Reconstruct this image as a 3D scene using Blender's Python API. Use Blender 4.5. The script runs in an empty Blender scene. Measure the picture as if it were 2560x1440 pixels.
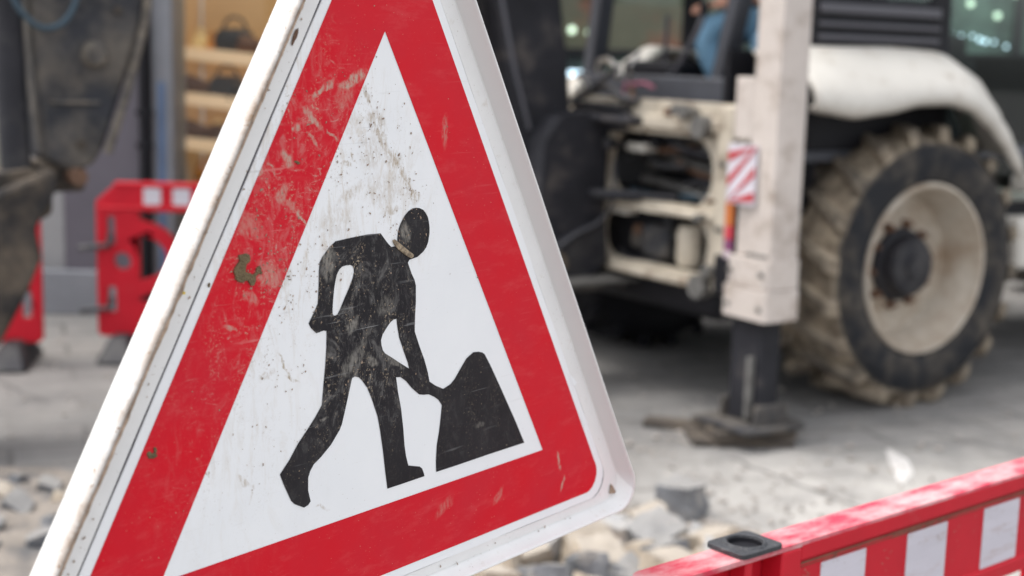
import bpy, bmesh, math, random
from mathutils import Vector, Matrix, noise
from mathutils.geometry import tessellate_polygon
random.seed(7)
sc = bpy.context.scene
COL = sc.collection
R = math.radians

# ------------------------------------------------------------------ materials
def mat(name, base, rough=0.6, metal=0.0, var=0.0, scale=6.0, dirt=None, dirt_scale=3.0, dirt_lo=0.5, dirt_hi=0.65,
        bump=0.0, bump_scale=40.0, alpha=None, emit=None, emit_s=0.0, spec=0.5, coat=0.0, coords='Object', streak=None):
    m = bpy.data.materials.new(name); m.use_nodes = True
    nt = m.node_tree; N = nt.nodes; L = nt.links
    b = N['Principled BSDF']
    b.inputs['Roughness'].default_value = rough
    b.inputs['Metallic'].default_value = metal
    b.inputs['Specular IOR Level'].default_value = spec
    b.inputs['Coat Weight'].default_value = coat
    tc = N.new('ShaderNodeTexCoord')
    src = tc.outputs[coords]
    if streak:
        mp = N.new('ShaderNodeMapping'); mp.inputs['Scale'].default_value = streak
        L.new(src, mp.inputs['Vector']); src = mp.outputs[0]
    col = N.new('ShaderNodeRGB'); col.outputs[0].default_value = (*base, 1); cur = col.outputs[0]
    if var > 0:
        n = N.new('ShaderNodeTexNoise'); n.inputs['Scale'].default_value = scale; n.inputs['Detail'].default_value = 6
        n.inputs['Roughness'].default_value = 0.65
        L.new(src, n.inputs['Vector'])
        mr = N.new('ShaderNodeMapRange'); mr.inputs[1].default_value = 0.3; mr.inputs[2].default_value = 0.7
        mr.inputs[3].default_value = 1 - var; mr.inputs[4].default_value = 1 + var * 0.6
        L.new(n.outputs[0], mr.inputs[0])
        mx = N.new('ShaderNodeVectorMath'); mx.operation = 'SCALE'
        L.new(cur, mx.inputs[0]); L.new(mr.outputs[0], mx.inputs['Scale']); cur = mx.outputs[0]
    if dirt:
        n = N.new('ShaderNodeTexNoise'); n.inputs['Scale'].default_value = dirt_scale; n.inputs['Detail'].default_value = 9
        n.inputs['Roughness'].default_value = 0.68
        L.new(src, n.inputs['Vector'])
        mr = N.new('ShaderNodeMapRange'); mr.inputs[1].default_value = dirt_lo; mr.inputs[2].default_value = dirt_hi
        L.new(n.outputs[0], mr.inputs[0])
        mx = N.new('ShaderNodeMix'); mx.data_type = 'RGBA'
        L.new(mr.outputs[0], mx.inputs[0]); L.new(cur, mx.inputs[6]); mx.inputs[7].default_value = (*dirt, 1); cur = mx.outputs[2]
    L.new(cur, b.inputs['Base Color'])
    if bump > 0:
        n = N.new('ShaderNodeTexNoise'); n.inputs['Scale'].default_value = bump_scale; n.inputs['Detail'].default_value = 5
        L.new(src, n.inputs['Vector'])
        bp = N.new('ShaderNodeBump'); bp.inputs['Strength'].default_value = bump; bp.inputs['Distance'].default_value = 0.02
        L.new(n.outputs[0], bp.inputs['Height']); L.new(bp.outputs[0], b.inputs['Normal'])
    if emit:
        b.inputs['Emission Color'].default_value = (*emit, 1); b.inputs['Emission Strength'].default_value = emit_s
    return m

def glass_mat(name, tint, mix=0.75, rough=0.02):
    m = bpy.data.materials.new(name); m.use_nodes = True
    nt = m.node_tree; N = nt.nodes; L = nt.links
    for n in list(N):
        if n.type != 'OUTPUT_MATERIAL': N.remove(n)
    out = [n for n in N if n.type == 'OUTPUT_MATERIAL'][0]
    t = N.new('ShaderNodeBsdfTransparent'); t.inputs[0].default_value = (*tint, 1)
    g = N.new('ShaderNodeBsdfGlossy'); g.inputs['Roughness'].default_value = rough
    ly = N.new('ShaderNodeLayerWeight'); ly.inputs[0].default_value = 0.5
    pw = N.new('ShaderNodeMath'); pw.operation = 'POWER'; L.new(ly.outputs['Facing'], pw.inputs[0]); pw.inputs[1].default_value = 4.0
    lw = N.new('ShaderNodeMapRange'); lw.inputs[3].default_value = 0.035; lw.inputs[4].default_value = 0.7; L.new(pw.outputs[0], lw.inputs[0])
    mx = N.new('ShaderNodeMixShader')
    L.new(lw.outputs[0], mx.inputs[0]); L.new(t.outputs[0], mx.inputs[1]); L.new(g.outputs[0], mx.inputs[2]); L.new(mx.outputs[0], out.inputs[0])
    return m

# ------------------------------------------------------------------ objects
def tag(o, label=None, cat=None, group=None, kind=None):
    if label: o['label'] = label
    if cat: o['category'] = cat
    if group: o['group'] = group
    if kind: o['kind'] = kind
    return o

def empty(name, loc=(0, 0, 0), rz=0.0, label=None, cat=None, group=None):
    o = bpy.data.objects.new(name, None); COL.objects.link(o)
    o.location = loc; o.rotation_euler = (0, 0, rz); o.empty_display_size = 0.1
    return tag(o, label, cat, group)

def copy_tree(o, parent=None):
    c = o.copy(); COL.objects.link(c)
    if parent is not None: c.parent = parent
    for ch in list(o.children): copy_tree(ch, c)
    return c

class MB:
    """collects shapes in one bmesh, built as ONE mesh object"""
    def __init__(s): s.bm = bmesh.new()
    def box(s, x0, x1, y0, y1, z0, z1, m=None):
        v = [Vector((x, y, z)) for z in (z0, z1) for y in (y0, y1) for x in (x0, x1)]
        if m: v = [m @ p for p in v]
        b = [s.bm.verts.new(p) for p in v]
        for f in ((0, 2, 3, 1), (4, 5, 7, 6), (0, 1, 5, 4), (2, 6, 7, 3), (0, 4, 6, 2), (1, 3, 7, 5)):
            s.bm.faces.new([b[i] for i in f])
        return s
    def hexa(s, pts):  # 8 points: bottom 4 (ccw), top 4
        b = [s.bm.verts.new(p) for p in pts]
        for f in ((3, 2, 1, 0), (4, 5, 6, 7), (0, 1, 5, 4), (1, 2, 6, 5), (2, 3, 7, 6), (3, 0, 4, 7)):
            s.bm.faces.new([b[i] for i in f])
        return s
    def loft(s, loops, cap0=True, cap1=True, close=True):
        L = [[s.bm.verts.new(p) for p in lp] for lp in loops]
        n = len(L[0])
        for a, b in zip(L, L[1:]):
            for i in range(n if close else n - 1):
                j = (i + 1) % n
                s.bm.faces.new((a[i], a[j], b[j], b[i]))
        if cap0: s.bm.faces.new(L[0][::-1])
        if cap1: s.bm.faces.new(L[-1])
        return s
    def tube(s, pts, r, seg=10, caps=True):
        pts = [Vector(p) for p in pts]
        rr = r if isinstance(r, (list, tuple)) else [r] * len(pts)
        loops = []; prev = None
        for i, p in enumerate(pts):
            if i == 0: d = pts[1] - p
            elif i == len(pts) - 1: d = p - pts[i - 1]
            else: d = (pts[i + 1] - p).normalized() + (p - pts[i - 1]).normalized()
            d.normalize()
            if prev is None:
                a = d.cross(Vector((0, 0, 1)))
                if a.length < 0.1: a = d.cross(Vector((1, 0, 0)))
            else: a = prev - d * prev.dot(d)
            a.normalize(); prev = a; b = d.cross(a)
            loops.append([p + (a * math.cos(2 * math.pi * k / seg) + b * math.sin(2 * math.pi * k / seg)) * rr[i] for k in range(seg)])
        return s.loft(loops, caps, caps)
    def lathe(s, prof, axis='y', seg=48, c=(0, 0, 0), cap0=False, cap1=False):  # prof: (radius, height along axis)
        loops = []
        for r, h in prof:
            lp = []
            for k in range(seg):
                a = 2 * math.pi * k / seg
                u, v = r * math.cos(a), r * math.sin(a)
                lp.append({'y': (c[0] + u, c[1] + h, c[2] + v), 'z': (c[0] + u, c[1] + v, c[2] + h), 'x': (c[0] + h, c[1] + u, c[2] + v)}[axis])
            loops.append(lp)
        return s.loft(loops, cap0, cap1)
    def slab(s, outer, holes, to3, d0, d1):
        """extruded polygon with holes; to3(u, v, d) -> point"""
        polys = [outer] + list(holes)
        flat = [p for q in polys for p in q]
        tris = tessellate_polygon([[Vector((p[0], p[1], 0)) for p in q] for q in polys])
        A = [s.bm.verts.new(to3(p[0], p[1], d0)) for p in flat]
        B = [s.bm.verts.new(to3(p[0], p[1], d1)) for p in flat] if d1 is not None else None
        for t in tris:
            try:
                s.bm.faces.new([(B or A)[i] for i in t])
                if B: s.bm.faces.new([A[i] for i in reversed(t)])
            except ValueError: pass
        if B:
            k = 0
            for q in polys:
                n = len(q)
                for i in range(n):
                    j = (i + 1) % n
                    s.bm.faces.new((A[k + i], A[k + j], B[k + j], B[k + i]))
                k += n
        return s
    def build(s, name, material, parent=None, bevel=0.0, seg=2, smooth=40, label=None, solid=0.0):
        bmesh.ops.recalc_face_normals(s.bm, faces=s.bm.faces[:])
        me = bpy.data.meshes.new(name); s.bm.to_mesh(me); s.bm.free()
        if smooth:
            me.shade_smooth(); me.set_sharp_from_angle(angle=R(smooth))
        o = bpy.data.objects.new(name, me); COL.objects.link(o)
        for q in (material if isinstance(material, (list, tuple)) else [material]): me.materials.append(q)
        if parent is not None: o.parent = parent
        if solid:
            md = o.modifiers.new('solid', 'SOLIDIFY'); md.thickness = solid; md.offset = 0
        if bevel:
            md = o.modifiers.new('bevel', 'BEVEL'); md.width = bevel; md.segments = seg; md.limit_method = 'ANGLE'; md.angle_limit = R(35)
            md.harden_normals = False
        if label: o['label'] = label
        return o

def spl(pts, n=6):
    P = [Vector(p) for p in pts]; P = [P[0] * 2 - P[1]] + P + [P[-1] * 2 - P[-2]]; out = []
    for i in range(1, len(P) - 2):
        for k in range(n):
            t = k / n; out.append(0.5 * ((2 * P[i]) + (P[i + 1] - P[i - 1]) * t + (2 * P[i - 1] - 5 * P[i] + 4 * P[i + 1] - P[i + 2]) * t * t + (3 * P[i] - P[i - 1] - 3 * P[i + 1] + P[i + 2]) * t ** 3))
    return out + [P[-2]]
def circ(cx, cy, r, n=20, a0=0, a1=360, end=False):
    m = n if not end else n - 1
    return [(cx + r * math.cos(R(a0 + (a1 - a0) * i / m)), cy + r * math.sin(R(a0 + (a1 - a0) * i / m))) for i in range(n)]
def rrect(x0, x1, y0, y1, r, n=5):
    out = []
    for cx, cy, a in ((x1 - r, y1 - r, 0), (x0 + r, y1 - r, 90), (x0 + r, y0 + r, 180), (x1 - r, y0 + r, 270)):
        out += [(cx + r * math.cos(R(a + 90 * i / n)), cy + r * math.sin(R(a + 90 * i / n))) for i in range(n + 1)]
    return out

# ------------------------------------------------------------------ camera, light, world
cam_d = bpy.data.cameras.new('camera'); cam = bpy.data.objects.new('camera', cam_d); COL.objects.link(cam)
P_, Q_ = R(9.3), R(1.6)
r0, u0, f0 = Vector((1, 0, 0)), Vector((0, math.sin(P_), math.cos(P_))), Vector((0, math.cos(P_), -math.sin(P_)))
rt = r0 * math.cos(Q_) + u0 * math.sin(Q_); up = -r0 * math.sin(Q_) + u0 * math.cos(Q_)
mw = Matrix((rt, up, -f0)).transposed().to_4x4(); mw.translation = (0, 0, 1.65)
cam.matrix_world = mw
cam_d.sensor_width = 36; cam_d.lens = 36 * 3500 / 2560; cam_d.clip_end = 500; cam_d.clip_start = 0.05
cam_d.dof.use_dof = True; cam_d.dof.focus_distance = 1.56; cam_d.dof.aperture_fstop = 3.4; cam_d.dof.aperture_blades = 7
sc.camera = cam
sc.view_settings.view_transform = 'Standard'; sc.view_settings.look = 'None'; sc.view_settings.exposure = 0
sc.render.resolution_x = 1024; sc.render.resolution_y = 576

SUN_EL, SUN_AZ = R(67), R(178)     # azimuth of the direction towards the sun, from +X
w = bpy.data.worlds.new('World'); sc.world = w; w.use_nodes = True
N = w.node_tree.nodes; L = w.node_tree.links
sky = N.new('ShaderNodeTexSky'); sky.sky_type = 'NISHITA'; sky.sun_disc = False; sky.sun_elevation = SUN_EL
sky.sun_rotation = math.pi / 2 - SUN_AZ; sky.air_density = 1.0; sky.dust_density = 3.0
hs = N.new('ShaderNodeHueSaturation'); hs.inputs['Saturation'].default_value = 0.22; hs.inputs['Value'].default_value = 2.6
L.new(sky.outputs[0], hs.inputs['Color']); L.new(hs.outputs[0], N['Background'].inputs['Color'])
N['Background'].inputs['Strength'].default_value = 0.15
sd = bpy.data.lights.new('sun', 'SUN'); sd.energy = 2.0; sd.angle = R(24); sd.color = (1.0, 0.965, 0.92)
so = bpy.data.objects.new('sun', sd); COL.objects.link(so)
dirv = Vector((math.cos(SUN_EL) * math.cos(SUN_AZ), math.cos(SUN_EL) * math.sin(SUN_AZ), math.sin(SUN_EL)))
so.rotation_euler = dirv.to_track_quat('Z', 'Y').to_euler(); so.location = dirv * 20

# ------------------------------------------------------------------ shared materials
M = {}
M['cream'] = mat('cream_machine_paint', (0.52, 0.46, 0.37), 0.5, var=0.2, scale=4, dirt=(0.17, 0.12, 0.08), dirt_scale=6, dirt_lo=0.5, dirt_hi=0.7, bump=0.05)
M['white_paint'] = mat('worn_white_machine_paint', (0.60, 0.57, 0.515), 0.42, var=0.1, scale=2, dirt=(0.30, 0.235, 0.17), dirt_scale=7, dirt_lo=0.56, dirt_hi=0.76)
M['leg_paint'] = mat('dusty_leg_paint', (0.55, 0.49, 0.445), 0.5, var=0.1, scale=3, dirt=(0.26, 0.20, 0.155), dirt_scale=8, dirt_lo=0.50, dirt_hi=0.74, bump=0.05)
M['dark'] = mat('dark_grey_machine_paint', (0.026, 0.026, 0.031), 0.65, var=0.4, scale=4, dirt=(0.13, 0.11, 0.095), dirt_scale=4, dirt_lo=0.54, dirt_hi=0.8, spec=0.2)
M['muddy'] = mat('dark_paint_caked_in_mud', (0.036, 0.038, 0.044), 0.8, spec=0.2, var=0.4, scale=6, dirt=(0.19, 0.165, 0.135), dirt_scale=3.2, dirt_lo=0.40, dirt_hi=0.74, bump=0.3, bump_scale=15)
M['mud'] = mat('dry_mud', (0.25, 0.2, 0.145), 0.95, var=0.4, scale=8, bump=0.5, bump_scale=20)
M['black'] = mat('matt_black_plastic', (0.012, 0.012, 0.015), 0.55, var=0.3, scale=5, spec=0.2)
M['mudarm'] = mat('arm_caked_in_brown_mud', (0.035, 0.033, 0.033), 0.9, spec=0.2, var=0.4, scale=6, dirt=(0.15, 0.12, 0.09), dirt_scale=5, dirt_lo=0.38, dirt_hi=0.68, bump=0.4, bump_scale=14)
M['blackdusty'] = mat('dusty_black_plastic', (0.022, 0.022, 0.027), 0.55, var=0.3, scale=5, dirt=(0.085, 0.08, 0.075), dirt_scale=3, dirt_lo=0.5, dirt_hi=0.8, spec=0.25)
M['steel'] = mat('worn_steel', (0.35, 0.35, 0.35), 0.35, 0.9, var=0.3)
M['rust'] = mat('rusty_steel', (0.14, 0.075, 0.045), 0.8, var=0.4, scale=30)
M['hose'] = mat('rubber_hose', (0.03, 0.03, 0.034), 0.45)
M['bluehose'] = mat('blue_grey_hose', (0.045, 0.075, 0.10), 0.5, spec=0.3)
M['rubber'] = mat('recycled_black_rubber', (0.04, 0.042, 0.047), 0.6, var=0.3, scale=20, dirt=(0.2, 0.19, 0.175), dirt_scale=10, dirt_lo=0.55, dirt_hi=0.75, bump=0.3, bump_scale=120)
M['red_plastic'] = mat('red_barrier_plastic', (0.54, 0.010, 0.024), 0.5, var=0.12, scale=5, dirt=(0.42, 0.12, 0.11), dirt_scale=7, dirt_lo=0.6, dirt_hi=0.9, spec=0.25)
M['reflect'] = mat('white_reflective_film', (0.60, 0.57, 0.62), 0.5, var=0.16, scale=5, dirt=(0.44, 0.34, 0.33), dirt_scale=22, dirt_lo=0.55, dirt_hi=0.75, streak=(0.35, 1, 2.2), spec=0.3)
# ================================================================== ROAD WORKS SIGN
S3 = math.sqrt(3); SI = 0.61
ROT = Matrix(((0.61454, -0.00224, 0.78889), (0.78884, -0.00971, -0.61453), (0.00904, 0.99995, -0.0042)))
sign = empty('road_works_sign', (0, 0, 0), 0, 'white plastic triangular road works sign with scratched red border and black digging worker', 'road sign')
sign.matrix_world = Matrix.Translation((-0.14201, 1.52099, 1.14697)) @ ROT.to_4x4()

def tri_corners(ol, orr, ob):
    """corners of the inner triangle pushed outward by ol (left), orr (right), ob (bottom)"""
    c30, s30 = math.cos(R(30)), 0.5
    lines = [((0, -1), ob, (0, 0)), ((c30, s30), orr, (SI / 2, 0)), ((-c30, s30), ol, (-SI / 2, 0))]
    out = []
    for i, j in ((2, 0), (0, 1), (1, 2)):     # left-bottom, right-bottom, top
        (n1, o1, p1), (n2, o2, p2) = lines[i], lines[j]
        d1 = n1[0] * p1[0] + n1[1] * p1[1] + o1; d2 = n2[0] * p2[0] + n2[1] * p2[1] + o2
        det = n1[0] * n2[1] - n1[1] * n2[0]
        out.append(((d1 * n2[1] - d2 * n1[1]) / det, (n1[0] * d2 - n2[0] * d1) / det))
    return out
def tri_loop(ol, orr, ob, rad, seg=8, sub=24, wob=0.0, seed=0):
    C = [Vector(c) for c in tri_corners(ol, orr, ob)]
    arcs = []
    for i in range(3):
        p, a, b = C[i], C[i - 1], C[(i + 1) % 3]
        da, db = (a - p).normalized(), (b - p).normalized()
        h = da.angle(db) / 2
        cen = p + (da + db).normalized() * (rad / math.sin(h))
        t0, t1 = p + da * (rad / math.tan(h)), p + db * (rad / math.tan(h))
        v0, v1 = t0 - cen, t1 - cen
        arc = []
        for k in range(seg + 1):
            v = v0.lerp(v1, k / seg); v = v.normalized() * rad if rad > 1e-6 else v * 0
            arc.append(cen + v)
        arcs.append(arc)
    out = []
    for i in range(3):
        out += arcs[i]
        a, b = arcs[i][-1], arcs[(i + 1) % 3][0]
        nrm = Vector(((b - a).y, -(b - a).x)).normalized()
        for k in range(1, sub):
            q = a.lerp(b, k / sub)
            if wob: q = q + nrm * (noise.noise(Vector((q.x * 14 + seed, q.y * 14, seed * 3.1))) * wob + noise.noise(Vector((q.x * 60, q.y * 60 + seed, 0))) * wob * 0.3)
            out.append(q)
    return [(q.x, q.y) for q in out]

SMEARS = {'red': [(-0.0915, 0.468, 0.020, 0.0042, 32, 0.9), (-0.047, 0.478, 0.023, 0.0065, 24, 0.85), (-0.060, 0.462, 0.018, 0.012, 40, 0.3), (-0.106, 0.440, 0.018, 0.0036, -38, 0.9), (-0.078, 0.419, 0.011, 0.0016, -42, 0.6), (-0.105, 0.418, 0.012, 0.003, -50, 0.6),
    (-0.142, 0.399, 0.010, 0.007, -60, 0.8), (-0.160, 0.390, 0.009, 0.0022, -58, 0.7), (-0.1764, 0.3896, 0.006, 0.005, 0, 0.8), (-0.1458, 0.3659, 0.012, 0.006, 50, 0.55), (-0.135, 0.35, 0.022, 0.005, -35, 0.4), (-0.118, 0.335, 0.014, 0.0018, -48, 0.8), (-0.128, 0.428, 0.004, 0.004, 0, 0.7),
    (-0.19, 0.335, 0.02, 0.012, -30, 0.35), (-0.165, 0.285, 0.02, 0.012, -30, 0.45), (-0.19, 0.262, 0.012, 0.006, -20, 0.4), (-0.215, 0.235, 0.012, 0.003, -30, 0.5), (-0.16, 0.175, 0.012, 0.004, 10, 0.45), (-0.19, 0.145, 0.02, 0.012, 20, 0.2), (-0.185, 0.09, 0.014, 0.0025, -40, 0.5), (-0.2, 0.1, 0.006, 0.004, 0, 0.5),
    (0.341, -0.022, 0.014, 0.0026, -75, 0.7), (0.352, -0.056, 0.012, 0.003, 62, 0.7), (0.215, -0.04, 0.012, 0.006, 50, 0.3), (0.11, -0.03, 0.02, 0.008, 30, 0.25), (0.1, 0.418, 0.006, 0.02, 0, 0.3)],
  'white': [(-0.026, 0.462, 0.014, 0.005, -62, 0.6), (-0.012, 0.432, 0.018, 0.011, -40, 0.6), (0.0, 0.41, 0.016, 0.006, -58, 0.5), (0.016, 0.392, 0.014, 0.010, -20, 0.55), (0.038, 0.365, 0.024, 0.006, -62, 0.75), (0.052, 0.347, 0.008, 0.008, 0, 0.6), (-0.02, 0.40, 0.02, 0.02, 0, 0.35), (0.0, 0.36, 0.03, 0.02, 0, 0.3), (-0.07, 0.33, 0.03, 0.02, 0, 0.25), (-0.055, 0.388, 0.006, 0.003, 0, 0.8), (-0.045, 0.395, 0.008, 0.002, -55, 0.8), (-0.05, 0.358, 0.018, 0.008, 25, 0.5), (0.012, 0.335, 0.016, 0.006, 10, 0.5),
    (-0.135, 0.318, 0.008, 0.010, 0, 0.6), (-0.15, 0.28, 0.016, 0.012, 30, 0.4), (-0.145, 0.187, 0.017, 0.0016, -60, 0.8), (-0.133, 0.171, 0.012, 0.0014, -30, 0.6), (-0.17, 0.182, 0.012, 0.004, 10, 0.45), (-0.2483, 0.099, 0.008, 0.0018, -55, 0.9), (-0.20, 0.075, 0.012, 0.003, -40, 0.5), (-0.19, 0.06, 0.009, 0.002, 70, 0.4), (-0.12, 0.1, 0.010, 0.0014, 80, 0.5), (-0.09, 0.02, 0.010, 0.002, -20, 0.4), (0.02, 0.39, 0.01, 0.003, -60, 0.6)],
  'black': [(-0.083, 0.288, 0.010, 0.022, 0, 0.75), (-0.047, 0.215, 0.012, 0.007, 40, 0.7), (-0.05, 0.172, 0.02, 0.009, 50, 0.5), (-0.015, 0.172, 0.012, 0.005, -40, 0.6), (0.005, 0.23, 0.012, 0.012, 0, 0.4), (0.036, 0.31, 0.008, 0.014, 20, 0.7), (-0.03, 0.19, 0.03, 0.006, 70, 0.35), (0.02, 0.165, 0.02, 0.004, -35, 0.5), (-0.09, 0.12, 0.006, 0.003, 0, 0.6), (0.175, 0.06, 0.008, 0.004, 0, 0.3)]}
def film_mat(name, base, kind):
    m = bpy.data.materials.new(name); m.use_nodes = True
    nt = m.node_tree; N = nt.nodes; L = nt.links; b = N['Principled BSDF']
    tc = N.new('ShaderNodeTexCoord'); obj = tc.outputs['Object']
    def noise_n(scale, detail=6, rough=0.6, mp=None, dist=0.0):
        n = N.new('ShaderNodeTexNoise'); n.inputs['Scale'].default_value = scale; n.inputs['Detail'].default_value = detail
        n.inputs['Roughness'].default_value = rough; n.inputs['Distortion'].default_value = dist
        s = obj
        if mp:
            q = N.new('ShaderNodeMapping'); q.inputs['Rotation'].default_value = (0, 0, R(mp[0])); q.inputs['Scale'].default_value = (mp[1], mp[2], 1)
            L.new(obj, q.inputs[0]); s = q.outputs[0]
        L.new(s, n.inputs['Vector']); return n.outputs[0]
    def rng(x, lo, hi, a=0.0, c=1.0):
        n = N.new('ShaderNodeMapRange'); n.inputs[1].default_value = lo; n.inputs[2].default_value = hi; n.inputs[3].default_value = a; n.inputs[4].default_value = c
        L.new(x, n.inputs[0]); return n.outputs[0]
    def mul(a, c):
        n = N.new('ShaderNodeMath'); n.operation = 'MULTIPLY'
        for i, q in enumerate((a, c)):
            if isinstance(q, float): n.inputs[i].default_value = q
            else: L.new(q, n.inputs[i])
        return n.outputs[0]
    def add(a, c):
        n = N.new('ShaderNodeMath'); n.operation = 'ADD'; n.use_clamp = True
        for i, q in enumerate((a, c)):
            if isinstance(q, float): n.inputs[i].default_value = q
            else: L.new(q, n.inputs[i])
        return n.outputs[0]
    def spot(x, y, r0, r1, sx=1.0, sy=1.0, rot=0.0):
        q = N.new('ShaderNodeMapping'); q.vector_type = 'TEXTURE'
        q.inputs['Location'].default_value = (x, y, 0); q.inputs['Rotation'].default_value = (0, 0, R(rot)); q.inputs['Scale'].default_value = (sx, sy, 1)
        L.new(obj, q.inputs[0])
        ln = N.new('ShaderNodeVectorMath'); ln.operation = 'LENGTH'; L.new(q.outputs[0], ln.inputs[0])
        return rng(ln.outputs['Value'], r0, r1, 1.0, 0.0)
    def mix(cur, colr, fac):
        n = N.new('ShaderNodeMix'); n.data_type = 'RGBA'; L.new(fac, n.inputs[0])
        if isinstance(cur, tuple): n.inputs[6].default_value = (*cur, 1)
        else: L.new(cur, n.inputs[6])
        n.inputs[7].default_value = (*colr, 1); return n.outputs[2]
    # regions where the sign is dirtiest
    reg = add(spot(-0.12, 0.40, 0.05, 0.16, 0.8, 1.5, 30), add(mul(spot(0.01, 0.38, 0.03, 0.12, 0.6, 1.3, 25), 0.9), mul(spot(-0.17, 0.27, 0.03, 0.11), 0.9)))
    reg = add(reg, mul(spot(-0.2, 0.12, 0.03, 0.16), 0.45))
    cur = base; b.inputs['Specular IOR Level'].default_value = 0.14 if kind != 'white' else 0.25
    # broad uneven fading
    fade = rng(noise_n(9, 4), 0.35, 0.7, 0.0, 1.0)
    if kind == 'red':
        cur = mix(cur, (0.55, 0.022, 0.038), mul(fade, 0.55))
        cur = mix(cur, (0.66, 0.12, 0.12), mul(rng(noise_n(26, 8, 0.75, (28, 0.5, 1.6)), 0.52, 0.85), 0.5))
        smear = mul(rng(noise_n(22, 9, 0.75, (-50, 1.5, 0.7), 2.5), 0.50, 0.66), reg)
        cur = mix(cur, (0.58, 0.22, 0.2), mul(smear, 0.6))
        smear2 = mul(rng(noise_n(45, 8, 0.75, (62, 0.8, 1.8), 2.0), 0.57, 0.68), reg)
        cur = mix(cur, (0.56, 0.40, 0.34), mul(smear2, 0.75))
    elif kind == 'white':
        cur = mix(cur, (0.80, 0.81, 0.825), mul(fade, 0.6))
        smear = mul(rng(noise_n(20, 9, 0.75, (32, 2.0, 0.6), 1.5), 0.50, 0.68), reg)
        cur = mix(cur, (0.52, 0.42, 0.30), mul(smear, 0.62))
    else:
        reg = add(mul(spot(-0.03, 0.2, 0.05, 0.16), 0.9), mul(spot(-0.08, 0.28, 0.01, 0.05), 0.9)); reg = add(reg, 0.18)
        cur = mix(cur, (0.030, 0.028, 0.031), mul(fade, 0.8))
        smear = mul(rng(noise_n(24, 9, 0.7, (20, 1.2, 0.7), 2.5), 0.52, 0.72), reg)
        cur = mix(cur, (0.20, 0.19, 0.18), mul(smear, 0.85))
        sm3 = mul(rng(noise_n(60, 9, 0.8, (70, 1.5, 0.6), 3.0), 0.54, 0.66), reg); cur = mix(cur, (0.22, 0.21, 0.20), mul(sm3, 0.6))
    # separate smears of dried mud wiped across the film
    dn = N.new('ShaderNodeTexNoise'); dn.inputs['Scale'].default_value = 70; dn.inputs['Detail'].default_value = 5; L.new(obj, dn.inputs['Vector'])
    wv = N.new('ShaderNodeVectorMath'); wv.operation = 'MULTIPLY_ADD'; L.new(dn.outputs['Color'], wv.inputs[0]); wv.inputs[1].default_value = (0.016, 0.016, 0); L.new(obj, wv.inputs[2])
    wo = N.new('ShaderNodeVectorMath'); wo.operation = 'SUBTRACT'; L.new(wv.outputs[0], wo.inputs[0]); wo.inputs[1].default_value = (0.008, 0.008, 0)
    keep = obj; obj = wo.outputs[0]
    total = None
    for (x, y, sx, sy, rot, am) in SMEARS[kind]:
        s_ = mul(spot(x, y, 0.6, 1.15, sx, sy, rot), min(1.0, am * 1.25)); total = s_ if total is None else add(total, s_)
    obj = keep
    brk = rng(noise_n(150, 7, 0.75, (30, 1.6, 0.6)), *{'red': (0.38, 0.56), 'white': (0.42, 0.57), 'black': (0.38, 0.58)}[kind])
    cur = mix(cur, {'red': (0.50, 0.36, 0.29), 'white': (0.44, 0.355, 0.26), 'black': (0.27, 0.25, 0.22)}[kind], mul(total, brk))
    # fine scratches in two directions
    for rot, sc_, lo in ((35, 60, 0.66), (-62, 75, 0.67), (5, 50, 0.69)):
        s = rng(noise_n(sc_, 3, 0.5, (rot, 0.12, 3.0)), lo, lo + 0.03)
        s = mul(s, rng(noise_n(13, 3, 0.5, (rot, 1, 1)), 0.46, 0.62))
        cur = mix(cur, {'red': (0.68, 0.2, 0.19), 'white': (0.6, 0.59, 0.58), 'black': (0.3, 0.3, 0.3)}[kind], mul(mul(s, 0.6), add(mul(reg, 0.8), 0.25)))
    # sandy specks
    sp = mul(rng(noise_n(330, 2, 0.5), 0.71, 0.75), rng(noise_n(7, 3), 0.4, 0.6))
    sp2 = mul(rng(noise_n(300, 4, 0.75), 0.56, 0.62), mul(reg, rng(noise_n(26, 5, 0.7, (32, 1.8, 0.7)), 0.5, 0.62)))
    cur = mix(cur, (0.5, 0.4, 0.29) if kind != 'white' else (0.36, 0.28, 0.2), mul(add(sp, sp2), 0.8))
    L.new(cur, b.inputs['Base Color'])
    rg = add(rng(noise_n(40, 5), 0.3, 0.7, 0.28, 0.5), mul(reg, 0.25)); L.new(rg, b.inputs['Roughness'])
    bp = N.new('ShaderNodeBump'); bp.inputs['Strength'].default_value = 0.12; bp.inputs['Distance'].default_value = 0.002
    L.new(noise_n(35, 6), bp.inputs['Height']); L.new(bp.outputs[0], b.inputs['Normal'])
    return m
M['f_red'] = film_mat('scratched_red_film', (0.64, 0.009, 0.021), 'red')
M['f_white'] = film_mat('dirty_white_film', (0.865, 0.868, 0.872), 'white')
M['f_black'] = film_mat('scratched_black_film', (0.017, 0.0155, 0.018), 'black')
M['tray'] = mat('white_plastic_tray', (0.80, 0.79, 0.775), 0.35, var=0.05, scale=12, dirt=(0.5, 0.42, 0.33), dirt_scale=16, dirt_lo=0.6, dirt_hi=0.8)
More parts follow.
